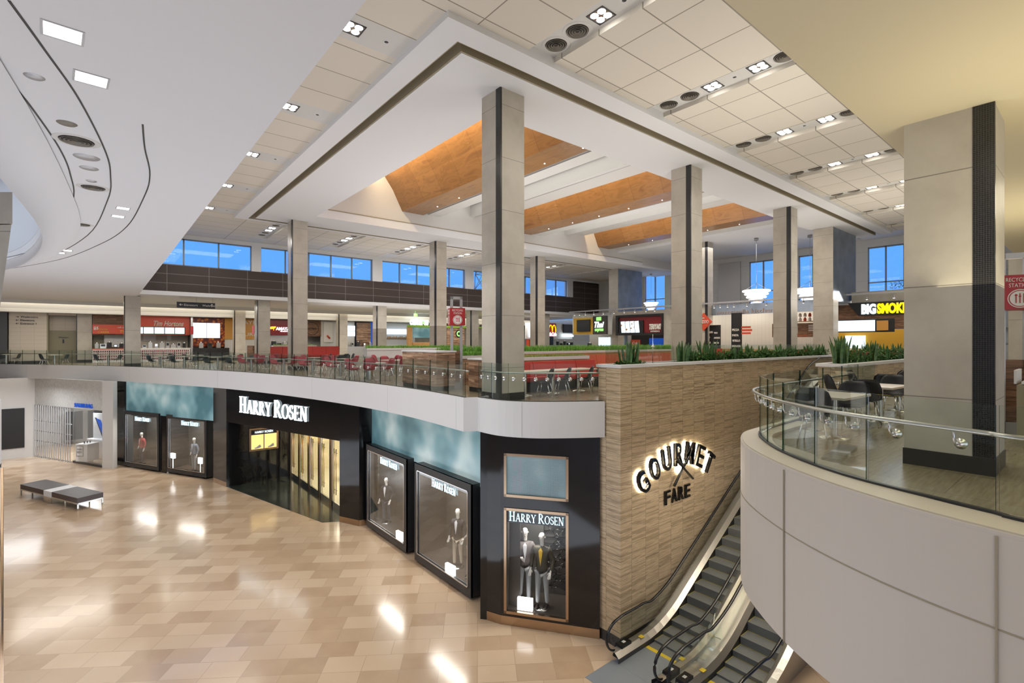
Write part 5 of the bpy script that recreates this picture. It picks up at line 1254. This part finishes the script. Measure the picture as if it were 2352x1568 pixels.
# counter 1: brown wall with red promotion banner
t = stall('counter with brown wood wall and red banner, left of the orange counter', (-.9,52,0)); T = Matrix.Translation(-t.location)
bx(t,T,'wood_wall','brown_wood',(-.6,52.3,2.2,1.85,52.4,3.85)); bx(t,T,'rear_wall','olive_wall',(-.6,53.4,0,.1,53.45,3.7)); bx(t,T,'lit_wall','white_tile',(.1,53.0,1.2,1.85,53.05,2.35))
bx(t,T,'banner','red_panel',(-.62,52.1,2.3,1.85,52.15,3.05)); tx(t,T,'$5',.3,.28,(-.55,52.09,2.6),VX,'text_white',bold=.03); tx(t,T,'CARDS',.7,.14,(-.3,52.09,2.36),VX,'yellow'); tx(t,T,'TVs',.45,.2,(1.1,52.09,2.4),VX,'yellow'); tx(t,T,'winning',.6,.14,(-.3,52.09,2.6),VX,'yellow'); tx(t,T,'roll up',.5,.16,(.95,52.09,2.75),VX,'text_white')
bx(t,T,'counter','red_panel',(-.62,51.6,1.05,1.84,52.1,1.12)); bx(t,T,'counter_body','white_trim',(-.62,51.65,0,1.84,52.05,1.05))
m = MB()
for i in range(17):
    for j in range(4): m.box(-.56+.138*i,51.63,.18+.21*j,-.48+.138*i,51.65,.32+.21*j)
o = m.build('square_pattern','maroon',t); o.matrix_parent_inverse = T
gear(-.55,1.8,51.9,1.12,'small appliance on the counter left of the low corner column',3,6)
# counter 2: orange
t = stall('orange fronted coffee counter with silver script lettering and four screens', (2.2,52,0)); T = Matrix.Translation(-t.location)
bx(t,T,'fascia_panel','red_panel',(1.9,51.9,2.25,5.95,52.1,3.85)); tx(t,T,'Tim Hortons',2.15,.45,(3.35,51.88,3.0),VX,'text_silver',bold=.03,shear=.35)
for i in range(5): bx(t,T,'menu_screen','screen',(1.95+.73*i,51.82,2.35,2.62+.73*i,51.88,2.88))
bx(t,T,'screen_bezel','black_matte',(1.9,51.86,2.3,5.6,51.9,2.93)); bx(t,T,'rear_wall','wash_tile',(1.9,53.3,0,5.95,53.4,2.3)); bx(t,T,'poster','text_white',(2.7,53.2,1.75,3.6,53.25,2.3),(4.4,53.2,1.8,4.7,53.25,2.3))
bx(t,T,'counter_body','white_trim',(1.9,51.3,0,5.9,51.7,1.05)); bx(t,T,'counter_top','text_white',(1.85,51.25,1.05,5.95,51.9,1.12))
m = MB()
for i in range(28):
    for j in range(4): m.box(1.98+.138*i,51.28,.18+.21*j,2.06+.138*i,51.3,.32+.21*j)
o = m.build('square_pattern','maroon',t); o.matrix_parent_inverse = T
gear(2.1,5.7,51.6,1.12,'small appliance on the orange coffee counter',4,9)
# counter 3: fire coloured wall with two big menu screens
t = stall('counter with mosaic wall of orange and green and two large white menus', (6.1,52,0)); T = Matrix.Translation(-t.location)
bx(t,T,'side_pier','steel',(5.98,51.6,0,6.14,52.2,3.85)); bx(t,T,'pattern_wall','fire_wall',(6.14,52.2,1.2,8.7,52.3,3.8)); bx(t,T,'menu_screen','screen',(6.2,52.1,2.0,7.22,52.16,3.35)); bx(t,T,'menu_screen','screen',(7.26,52.1,2.0,8.3,52.16,3.35))
bx(t,T,'counter','black_matte',(6.14,51.2,0,8.9,51.9,1.1)); gear(6.4,8.4,51.5,1.1,'small appliance on the black menu counter',5,3)
# counter 4: yellow graphic wall and maroon shop
t = stall('yellow graphic wall between two low columns', (9.9,52,0)); T = Matrix.Translation(-t.location)
bx(t,T,'graphic_wall','orange_panel',(8.7,52.2,1.9,12.0,52.3,3.8)); tx(t,T,'RAYRA',1.9,.35,(9.9,52.18,3.3),VX,'text_white'); tx(t,T,'CURRY',1.9,.3,(9.9,52.18,2.2),VX,'text_white'); bx(t,T,'lower_wall','white_tile',(8.7,52.3,0,12,52.4,1.9))
t = stall('maroon counter with glowing lettering and an orange animal emblem', (12,52,0)); T = Matrix.Translation(-t.location)
bx(t,T,'sign_panel','maroon',(11.7,51.9,2.3,14.5,52.1,3.8)); tx(t,T,'AMAYA',1.3,.3,(13.0,51.87,2.78),VX,'letter_white',bold=.03); tx(t,T,'THE INDIAN ROOM',.9,.1,(13.4,51.87,2.62),VX,'letter_white')
o = MB().tube([(12.3,51.85,2.95),(12.6,51.85,3.0),(12.9,51.85,3.05),(13.0,51.85,3.12)],[(.04,.06),(.04,.13),(.04,.1),(.03,.04)],8).tube([(12.4,51.85,2.95),(12.4,51.85,2.75)],.03,5).tube([(12.8,51.85,2.95),(12.8,51.85,2.75)],.03,5).build('animal_emblem','letter_orange',t); o.matrix_parent_inverse = T
bx(t,T,'kitchen_wall','steel',(11.7,53,0,15.0,53.1,2.3)); bx(t,T,'glass_counter','teal_glass',(12.2,51.4,0,15.4,51.8,1.25)); bx(t,T,'side_panel','yellow_wall',(14.6,51.9,2.3,15.4,52.1,4.0))
gear(12.5,15,51.6,1.25,'small appliance on the maroon counter',6,5)
# counter 5: wooden emblem wall, screens
t = stall('rough wood wall with a round burnt emblem', (17,52,0)); T = Matrix.Translation(-t.location)
bx(t,T,'wood_wall','brown_wood',(15.6,52.1,2.2,17.4,52.2,3.8)); bx(t,T,'side_wall','white_tile',(17.4,52.2,0,21.0,52.3,3.8)); m = MB()
for i in range(40): m.add([(16.5+r*math.cos(2*PI*k/40),52.08,3.0+r*math.sin(2*PI*k/40)) for r,k in ((.6,i),(.6,i+1),(.66,i+1),(.66,i))],[(3,2,1,0)])
o = m.build('round_emblem','black_matte',t); o.matrix_parent_inverse = T; tx(t,T,'NY FRIES',.9,.2,(16.05,52.07,2.9),VX,'black_matte'); bx(t,T,'poster','text_white',(17.7,52.1,1.6,18.6,52.15,3.7)); bx(t,T,'counter','black_matte',(15.5,51.3,0,19.1,51.8,1.0)); tx(t,T,'NY OG',.8,.2,(17.6,51.28,.6),VX,'letter_white')
o = MB().tube([(18.0,52.05,2.3),(18.3,52.05,2.0)],.09,8).build('poster_motif','red_panel',t); o.matrix_parent_inverse = T
t = stall('timber wall counter with four small square menu screens', (20,52,0)); T = Matrix.Translation(-t.location)
for i in range(2):
    for j in range(2): bx(t,T,'menu_screen','screen',(19.75+.62*i,51.9,2.25+.58*j,20.32+.62*i,51.95,2.78+.58*j))
bx(t,T,'timber_wall','strip_wood',(21.1,51.9,1.2,22.7,52.0,3.75)); bx(t,T,'lit_wall','honey_wood',(22.95,52.1,1.2,24.3,52.2,3.8)); bx(t,T,'blue_pier','letter_blue',(22.72,51.9,0,22.9,52.1,3.8)); bx(t,T,'counter','steel',(19.2,51.4,0,23.5,51.8,1.15))
gear(19.5,22.8,51.6,1.15,'small appliance on the timber wall counter',7,5)
# counter 6: white with blue screens, green sign
t = stall('bright white counter with a row of pale blue menu screens', (25,52,0)); T = Matrix.Translation(-t.location)
bx(t,T,'rear_wall','white_trim',(24.2,52.6,0,28.5,52.7,3.8)); bx(t,T,'counter','white_trim',(24.2,51.6,0,28.5,52,1.3))
for i in range(3): bx(t,T,'menu_screen','screen',(24.6+1.05*i,52.3,2.5,25.6+1.05*i,52.35,3.1))
bx(t,T,'shelf','honey_wood',(24.6,52.3,2.05,27.7,52.6,2.1))
for i in range(12):
    o = MB().lathe([(.05,0),(.07,.08),(.05,.18),(0,.2)],n=8).build('jar','honey_wood' if i%3 else 'steel'); o.location=(24.75+.25*i,52.45,2.101); tag(o,'small jar on the white counter shelf','jar','jars on the white counter shelf')
t = stall('green banded salad counter with glowing white lowercase lettering', (28,49.5,0)); T = Matrix.Translation(-t.location)
bx(t,T,'green_band','green_panel',(25.9,49.4,3.28,36.2,49.58,3.5)); tx(t,T,'cultures',2.35,.86,(26.1,49.38,3.5),VX,'letter_white',bold=.05); tx(t,T,'cultures',2.6,.7,(35.6,49.42,3.5),(-1,0,0),'text_white')
o = MB().lathe([(0,0),(.17,0)],(27.75,49.32,3.8),20,False,(0,-1,0)).build('green_dot','letter_green',t); o.matrix_parent_inverse = T
bx(t,T,'patterned_screen','teal_glass',(26.6,49.5,2.1,29.6,49.6,3.28)); bx(t,T,'wood_pier','honey_wood',(26.0,49.5,0,26.5,49.9,3.28)); bx(t,T,'wood_pier','strip_wood',(31.0,49.5,0,33.4,49.8,3.28)); bx(t,T,'counter','honey_wood',(26.6,49.6,0,30.6,50.0,1.6)); bx(t,T,'column_glass','letter_green',(35.2,49.6,1.4,35.45,49.8,2.5))
o = MB().lathe([(0,0),(.45,0)],(32.6,49.46,2.6),24,False,(0,-1,0)).build('round_logo','black_matte',t); o.matrix_parent_inverse = T; o = MB().lathe([(.18,0),(.32,0)],(32.6,49.43,2.6),24,False,(0,-1,0)).build('logo_swirl','letter_green',t); o.matrix_parent_inverse = T
# arches counter
t = stall('counter with a red sign showing golden arches', (44,45,0)); T = Matrix.Translation(-t.location)
P = lambda px, Y: atY(px, Y)
x0, x1 = P(1259,45), P(1278.5,45); bx(t,T,'sign_panel','sign_red',(x0,45.1,2.3,x1,45.2,3.98)); xm = (x0+x1)/2; hw = (x1-x0)*.40; m = MB()
for s in (-1,1): m.tube([(xm+s*hw*(1-math.cos(a))/1.0-0 if False else xm+s*(hw/2-hw/2*math.cos(a)),45.0,2.9+.85*math.sin(a)) for a in [PI*i/12 for i in range(13)]],.055,6)
o = m.build('arches','letter_yellow',t); o.matrix_parent_inverse = T; tx(t,T,'McCafe',(x1-x0)*.95,.5,(x0+.03,45.0,2.35),VX,'letter_white',shear=.2,bold=.03)
bx(t,T,'menu_wall','text_white',(x1+.1,45.6,2.0,x1+3.5,45.7,4.0)); bx(t,T,'menu_wall','text_white',(x0-3.2,45.6,2.0,x0-.9,45.7,4.0)); bx(t,T,'menu_screen','screen',(x0-2.8,45.4,2.2,x0-1.0,45.45,3.7)); bx(t,T,'dark_machine','black_matte',(x1+1.6,45.3,2.8,x1+3.6,45.5,3.9),(x0,45.6,1.0,x1,45.8,2.3)); bx(t,T,'menu_light','letter_white',(x1+1.2,45.2,2.3,x1+3.3,45.25,2.6)); bx(t,T,'counter','red_panel',(x0-3,45.2,0,x0-.3,45.7,1.9),); bx(t,T,'counter_front','grey_wall',(x0-.3,45.2,0,x1+4,45.7,1.2))
gear(x1+.3,x1+3.5,45.4,1.2,'small appliance on the golden arches counter',8,5)
# hanging wayfinding sign and exit sign
t = thing('hanging_sign', 'black hanging wayfinding sign under the brown band', 'sign', (4.0,41,4.02)); T = Matrix.Translation(-t.location)
X0, X1 = P(406,41), P(494,41); bx(t,T,'board','sign_black',(X0,41,4.02,X1,41.1,4.42)); tx(t,T,'Elevators',.8,.14,(X0+.42,40.99,4.15),VX,'text_white'); tx(t,T,'Washrooms',.95,.14,(X0+1.5,40.99,4.15),VX,'text_white')
for f in (.07,.5,.93): bx(t,T,'rod','grey_metal',(X0+(X1-X0)*f-.012,41.04,4.42,X0+(X1-X0)*f+.012,41.06,4.76))
m = MB().box(X0+.2,40.97,4.21,X0+.36,40.99,4.24).add([(X0+.12,40.97,4.225),(X0+.24,40.97,4.31),(X0+.24,40.97,4.14)],[(0,2,1)]); m.box(X1-.22,40.97,4.12,X1-.19,40.99,4.3).add([(X1-.205,40.97,4.36),(X1-.29,40.97,4.26),(X1-.12,40.97,4.26)],[(0,1,2)])
o = m.build('arrows','text_white',t); o.matrix_parent_inverse = T
o = MB().box(P(951,45),45,4.2,P(959,45),45.05,4.5).box(P(954,45),45.02,4.5,P(954.5,45),45.04,4.76).build('exit_sign','letter_green'); tag(o,'small glowing green exit sign above the salad counter','sign')
t = thing('small_recycling_sign','small red recycling cube on grey posts before the yellow graphic wall','sign',(10.5,46,0)); MB().box(-.75,-.35,2.3,-.05,.35,3.0).build('sign_cube','sign_red',t)
for x in (-.6,-.15): MB().box(x-.05,-.05,0,x+.05,.05,3.6).build('post','grey_metal',t)
t = thing('small_recycling_sign','narrow red recycling sign beside the orange coffee counter','sign',(6.0,51.0,0)); MB().box(-.12,-.1,2.3,.1,.1,3.0).build('sign_cube','sign_red',t); MB().box(-.05,-.04,0,.03,.04,2.3).build('post','grey_metal',t)

# ---------------------------------------------------------------- island stalls on the east side, facing -X
def stallx(label, y): t = thing('food_stall', label, 'food stall', (38,y,0)); return t, Matrix.Translation(-t.location)
t, T = stallx('yellow and dark green counter beside the silver shaft', 34)
bx(t,T,'yellow_panel','yellow_wall',(38.0,33.3,2.4,38.1,36.0,4.1)); bx(t,T,'menu_screen','screen_off',(37.85,33.6,2.7,37.95,35.4,3.9)); bx(t,T,'logo_panel','dark_wall',(37.95,31.6,2.4,38.1,33.3,4.2))
tx(t,T,'Thai',1.2,.6,(37.93,33.05,3.05),VY,'letter_white',shear=.3,bold=.03); tx(t,T,'express',1.1,.35,(37.93,33.0,2.6),VY,'letter_green',bold=.03); bx(t,T,'logo_square','letter_green',(37.9,32.2,3.75,37.94,32.8,4.1)); bx(t,T,'kitchen','steel',(40.5,31,0,40.6,36,2.4)); bx(t,T,'counter','steel',(38,31.3,0,38.6,36,1.15)); bx(t,T,'header','steel',(38.1,31,2.35,38.2,36.2,4.5))
bx(t,T,'cold_case','screen',(38.7,31.8,1.2,38.9,33.2,2.1)); gear(38.2,38.4,34,1.15,'appliance on the yellow counter',9,1)
t, T = stallx('dark red framed counter with white brush lettering and slanted screens', 28)
bx(t,T,'frame','black_matte',(37.8,25.1,2.25,38.1,30.3,2.45),(37.8,25.1,3.95,38.1,30.3,4.15),(37.8,25.1,2.45,38.1,25.3,3.95),(37.8,30.0,2.45,38.1,30.3,3.95)); bx(t,T,'panel','maroon',(37.95,25.3,2.45,38.1,30.0,3.95))
m = MB()
for i in range(4): a = 29.7-.52*i; m.add([(37.8,a,3.55),(37.8,a-.46,3.57),(37.8,a-.58,2.5),(37.8,a-.10,2.5)],[(0,3,2,1)]); 
bx(t,T,'screen_bezel','black_matte',(37.84,27.2,2.45,37.94,29.95,3.62)); o = m.build('menu_screen','screen',t); o.matrix_parent_inverse = T
m = MB()
for a,b,c_ in ((29.6,3.2,.09),(29.0,2.8,.1),(28.4,3.3,.07),(28.5,2.9,.08),(28.2,3.0,.05)): m.lathe([(0,0),(c_,0)],(37.78,a,b),10,False,(-1,0,0))
o = m.build('dish_pictures','orange_panel',t); o.matrix_parent_inverse = T
tx(t,T,'TERIYAKI',1.25,.5,(37.92,26.6,2.75),VY,'text_white',shear=.35,bold=.05); tx(t,T,'EXPERIENCE',.95,.14,(37.92,26.45,2.52),VY,'text_white'); bx(t,T,'side_panel','grey_wall',(37.9,23.6,0,38.3,25.1,4.5)); bx(t,T,'upper_panel','grey_wall',(37.95,25.1,4.15,38.3,30.8,4.5))
bx(t,T,'kitchen','black_matte',(40.5,25,0,40.6,30.5,2.3)); bx(t,T,'blue_light_panel','letter_blue',(40.3,26.5,1.2,40.4,28.3,2.0)); bx(t,T,'counter','steel',(38,25.1,0,38.6,30.3,1.1)); bx(t,T,'drink_sign','red_panel',(38.4,28.0,1.2,38.5,29.0,1.85)); tx(t,T,'Cola',.6,.25,(38.38,28.8,1.4),VY,'text_white',shear=.3)
# italian counter with banners
t, T = stallx('counter with black lettered banners, white tiled wall and jar shelves', 18)
bx(t,T,'rear_wall','white_tile',(41,13,0,41.1,22.9,4.5)); bx(t,T,'teal_panel','clad_white',(41.2,21.2,0,41.3,24.5,4.2)); bx(t,T,'banner','black_matte',(38.0,20.0,.5,38.1,21.3,3.0)); bx(t,T,'banner','black_matte',(38.0,18.3,.5,38.1,19.1,3.9)); bx(t,T,'header','clad_steel',(38.3,13.0,3.8,38.4,24.5,4.6))
tx(t,T,'mozzarella kitchen',4.4,.32,(38.28,20.4,3.85),VY,'text_silver')
for i,(b,w_) in enumerate((('PIZZA',.55),('PASTA',.5),('VITELLO',.62),('INSALATA',.66))): tx(t,T,b,w_,.17,(37.97,19.0,2.5-.42*i),VY,'text_white',bold=.03)
for i,(b,w_) in enumerate((('FORMAGGIO',.6),('VINO',.35),('CARNI',.4),('OLIVE',.38))): tx(t,T,b,w_,.16,(37.97,21.2,2.35-.42*i),VY,'text_white',bold=.03)
for i,(b,w_) in enumerate((('VINO',.3),('ANTIPASTI',.5),('SALUMI',.4))): tx(t,T,b,w_,.14,(37.97,20.5,2.3-.4*i),VY,'text_white',bold=.03)
bx(t,T,'arrow_sign','red_panel',(38.0,17.6,2.7,38.05,18.3,2.85),(38.0,17.5,2.47,38.05,18.3,2.62),(38.0,17.6,2.24,38.05,18.3,2.39))
bx(t,T,'shelf_unit','honey_wood',(39.0,12.9,3.1,39.5,16.3,3.15),(39.0,12.9,3.85,39.5,16.3,3.9),(39.0,16.2,3.1,39.5,16.3,3.9)); bx(t,T,'menu_board','brown_wood',(38.9,13.0,2.0,39.0,16.4,3.0)); bx(t,T,'menu_lines','text_white',*[(38.87,14.6+.0*i,2.75-.09*i,38.89,15.8-.1*(i%3),2.79-.09*i) for i in range(6)],*[(38.87,13.3,2.8-.12*i,38.89,13.9,2.84-.12*i) for i in range(4)]); bx(t,T,'menu_red_lines','red_panel',(38.87,15.0,2.15,38.89,15.9,2.2),(38.87,14.0,2.08,38.89,15.2,2.13)); bx(t,T,'counter','honey_wood',(38.2,13,0,38.8,20,1.1))
bx(t,T,'seat','red_seat',(36.0,19.0,0,36.4,20.6,1.15))
for i in range(9):
    for j in range(2):
        o = MB().lathe([(.09,0),(.1,.12),(.09,.2),(.05,.24),(.05,.28),(0,.28)],n=10).build('jar','text_white' if (i+j)%3 else 'red_panel'); o.location=(39.25,13.3+.32*i,3.151+.31*j); tag(o,'pale jar with red label on the shelves beside the third tall column','jar','jars on the wall shelf')
bx(t,T,'diamond_rod','black_matte',(37.6,21.5,3.9,37.63,21.53,4.6))
d = thing('diamond_sign','red diamond shaped hanging sign right of the second tall column','sign',(37.5,21.15,3.3)); T2 = Matrix.Translation(-d.location); m = MB(); cy, cz, r = 21.15, 3.27, .72
m.add([(37.5,cy+r,cz),(37.5,cy,cz-r),(37.5,cy-r,cz),(37.5,cy,cz+r),(37.6,cy+r,cz),(37.6,cy,cz-r),(37.6,cy-r,cz),(37.6,cy,cz+r)],[(0,1,2,3),(7,6,5,4),(0,4,5,1),(1,5,6,2),(2,6,7,3),(3,7,4,0)]); o = m.build('board','red_panel',d); o.matrix_parent_inverse = T2
tx(d,T2,'FREDDO',.9,.26,(37.48,cy+.45,cz-.13),VY,'text_white'); tx(d,T2,'BAR',.2,.09,(37.48,cy+.1,cz+.25),VY,'text_white')
# burger counter
t, T = stallx('burger counter with black sign and white and yellow block lettering', 9)
bx(t,T,'wood_fascia','brown_wood',(38.0,4,2.45,38.1,12.9,4.1)); m = MB().add([(37.95,11.2,4.2),(37.95,10.6,3.35),(37.95,4,3.35),(37.95,4,4.2),(38.0,11.2,4.2),(38.0,10.6,3.35),(38.0,4,3.35),(38.0,4,4.2)],[(0,1,2,3),(7,6,5,4),(0,4,5,1),(1,5,6,2),(2,6,7,3),(3,7,4,0)]); o = m.build('sign_board','black_matte',t); o.matrix_parent_inverse = T
yb = 10.42
for b, w_, mt in (('BIG',.78,'letter_white'),('SMOKE',1.55,'letter_yellow'),('BURGER',2.0,'letter_white')): tx(t,T,b,w_,.66,(37.92,yb,3.43),VY,mt,bold=.05,depth=.06); yb -= w_+.06
bx(t,T,'menu_screen','screen',(37.9,9.7,2.35,37.97,12.8,3.05)); bx(t,T,'picture_screen','orange_panel',(37.88,9.0,2.38,37.97,9.6,3.0)); bx(t,T,'screen_bezel','black_matte',(37.95,8.7,2.28,38.0,12.9,3.12)); bx(t,T,'canopy','grey_wall',(38.0,4,4.2,38.6,11.0,4.9))
bx(t,T,'kitchen_wall','yellow_wall',(41,8.5,0,41.1,13,2.5)); bx(t,T,'kitchen_wall','steel',(41,3,0,41.1,8.5,2.5)); bx(t,T,'kitchen_screen','screen',(40.8,11.0,1.2,40.9,12.2,2.1)); bx(t,T,'counter','brown_wood',(37.8,6,0,38.6,13.2,1.1)); bx(t,T,'worktop','white_trim',(37.75,5.95,1.1,38.65,13.25,1.16))
bx(t,T,'brick_pier','red_seat',(30.2,8.0,0,30.6,9.0,1.1))
foliage(38.1,38.6,6.4,9.0,4.9,.5,500,'green plants on top of the burger counter canopy',71,0)
# island roof line: rail with clip-on spotlights
t = thing('light_rail','long grey rail with small spotlights above the east counters','track light',(37.4,20,4.6)); T = Matrix.Translation(-t.location)
bx(t,T,'rail','grey_metal',(37.35,4,4.66,37.5,36,4.78))
for i, y in enumerate((35.3,34.6,33.8,32.7,31.5,30.2,29,27.8,26.6,25.7,22.3,21.4,20.2,19.7,19.1,18.6,17.6,16.2,15.0,13.7,11.6,10.0,8.6,7.0,5.6)):
    m = MB().tube([(37.42,y,4.66),(37.42,y,4.5)],.02,6).tube([(37.42,y,4.52),(37.42,y,4.34)],.06,10); o = m.build('spotlight','grey_metal',t); o.matrix_parent_inverse = T
    o = MB().lathe([(0,0),(.055,0)],(37.42,y,4.335),12,False,(0,0,-1)).build('lens','lamp_white',t); o.matrix_parent_inverse = T
for y in (8,16,24,32): area((36.6,y,4.6), 1, 70, NEU, (0,math.radians(35),0), sy=6)
for y in (7,11,15,19,23,28,33): area((39.6,y,4.4), 1.2, 45, WARM, sy=3)
# tiered pendant lamps
def mk_pend():
    t = thing('tiered_pendant','tiered ring pendant lamp glowing white','pendant lamp'); 
    for i, r in enumerate((.95,.8,.66,.5,.34)):
        m = MB(); k = 32; m.tube([(r*math.cos(2*PI*j/k), r*math.sin(2*PI*j/k), -.24*i) for j in range(k)], .07, 8, True); m.build('ring','shade_glow',t)
    m = MB()
    for j in range(4): a = PI/2*j+.4; m.tube([(.95*math.cos(a),.95*math.sin(a),0),(0,0,.62)],.012,4)
    m.tube([(0,0,.62),(0,0,4.0)],.012,4); m.build('cable','steel',t); MB().lathe([(.16,3.95),(.16,4.1),(0,4.1)],n=14).build('canopy','grey_metal',t); return t
pend = Proto(mk_pend)
for X, Y, z, q, sc_ in ((39.4,17.8,5.62,'left of the third tall column',1),(41.4,14.7,5.62,'between the third tall column and the stone clad shaft',1),(44.5,31.0,5.72,'right of the silver shaft',.75)):
    pend((X,Y,z), 0, 'tiered ring pendant lamp glowing white, '+q, 'tiered pendants', sc_)
# lattice transmission tower outside the windows
def tower(x, y, h, label):
    t = thing('lattice_tower', label, 'tower', (x,y,0)); m = MB(); n = 11
    for i in range(n):
        z0, z1 = h*i/n, h*(i+1)/n; w0, w1 = 1.6*(1-i/n*.75), 1.6*(1-(i+1)/n*.75)
        c0 = [(-w0,-w0),(w0,-w0),(w0,w0),(-w0,w0)]; c1 = [(-w1,-w1),(w1,-w1),(w1,w1),(-w1,w1)]
        for k in range(4): a, b = c0[k], c1[k]; a2, b2 = c0[(k+1)%4], c1[(k+1)%4]; m.tube([(*a,z0),(*b,z1)],.09,4); m.tube([(*a,z0),(*b2,z1)],.06,4); m.tube([(*a2,z0),(*b,z1)],.06,4); m.tube([(*b,z1),(*b2,z1)],.06,4)
    m.build('lattice','window_frame',t)
tower(48.5,66,28,'steel lattice tower outside the north windows'); tower(53,6.6,20,'steel lattice tower outside, at the right edge of the picture')
bpy.data.scenes.remove(TMP)
for me in TXT.values(): bpy.data.meshes.remove(me)
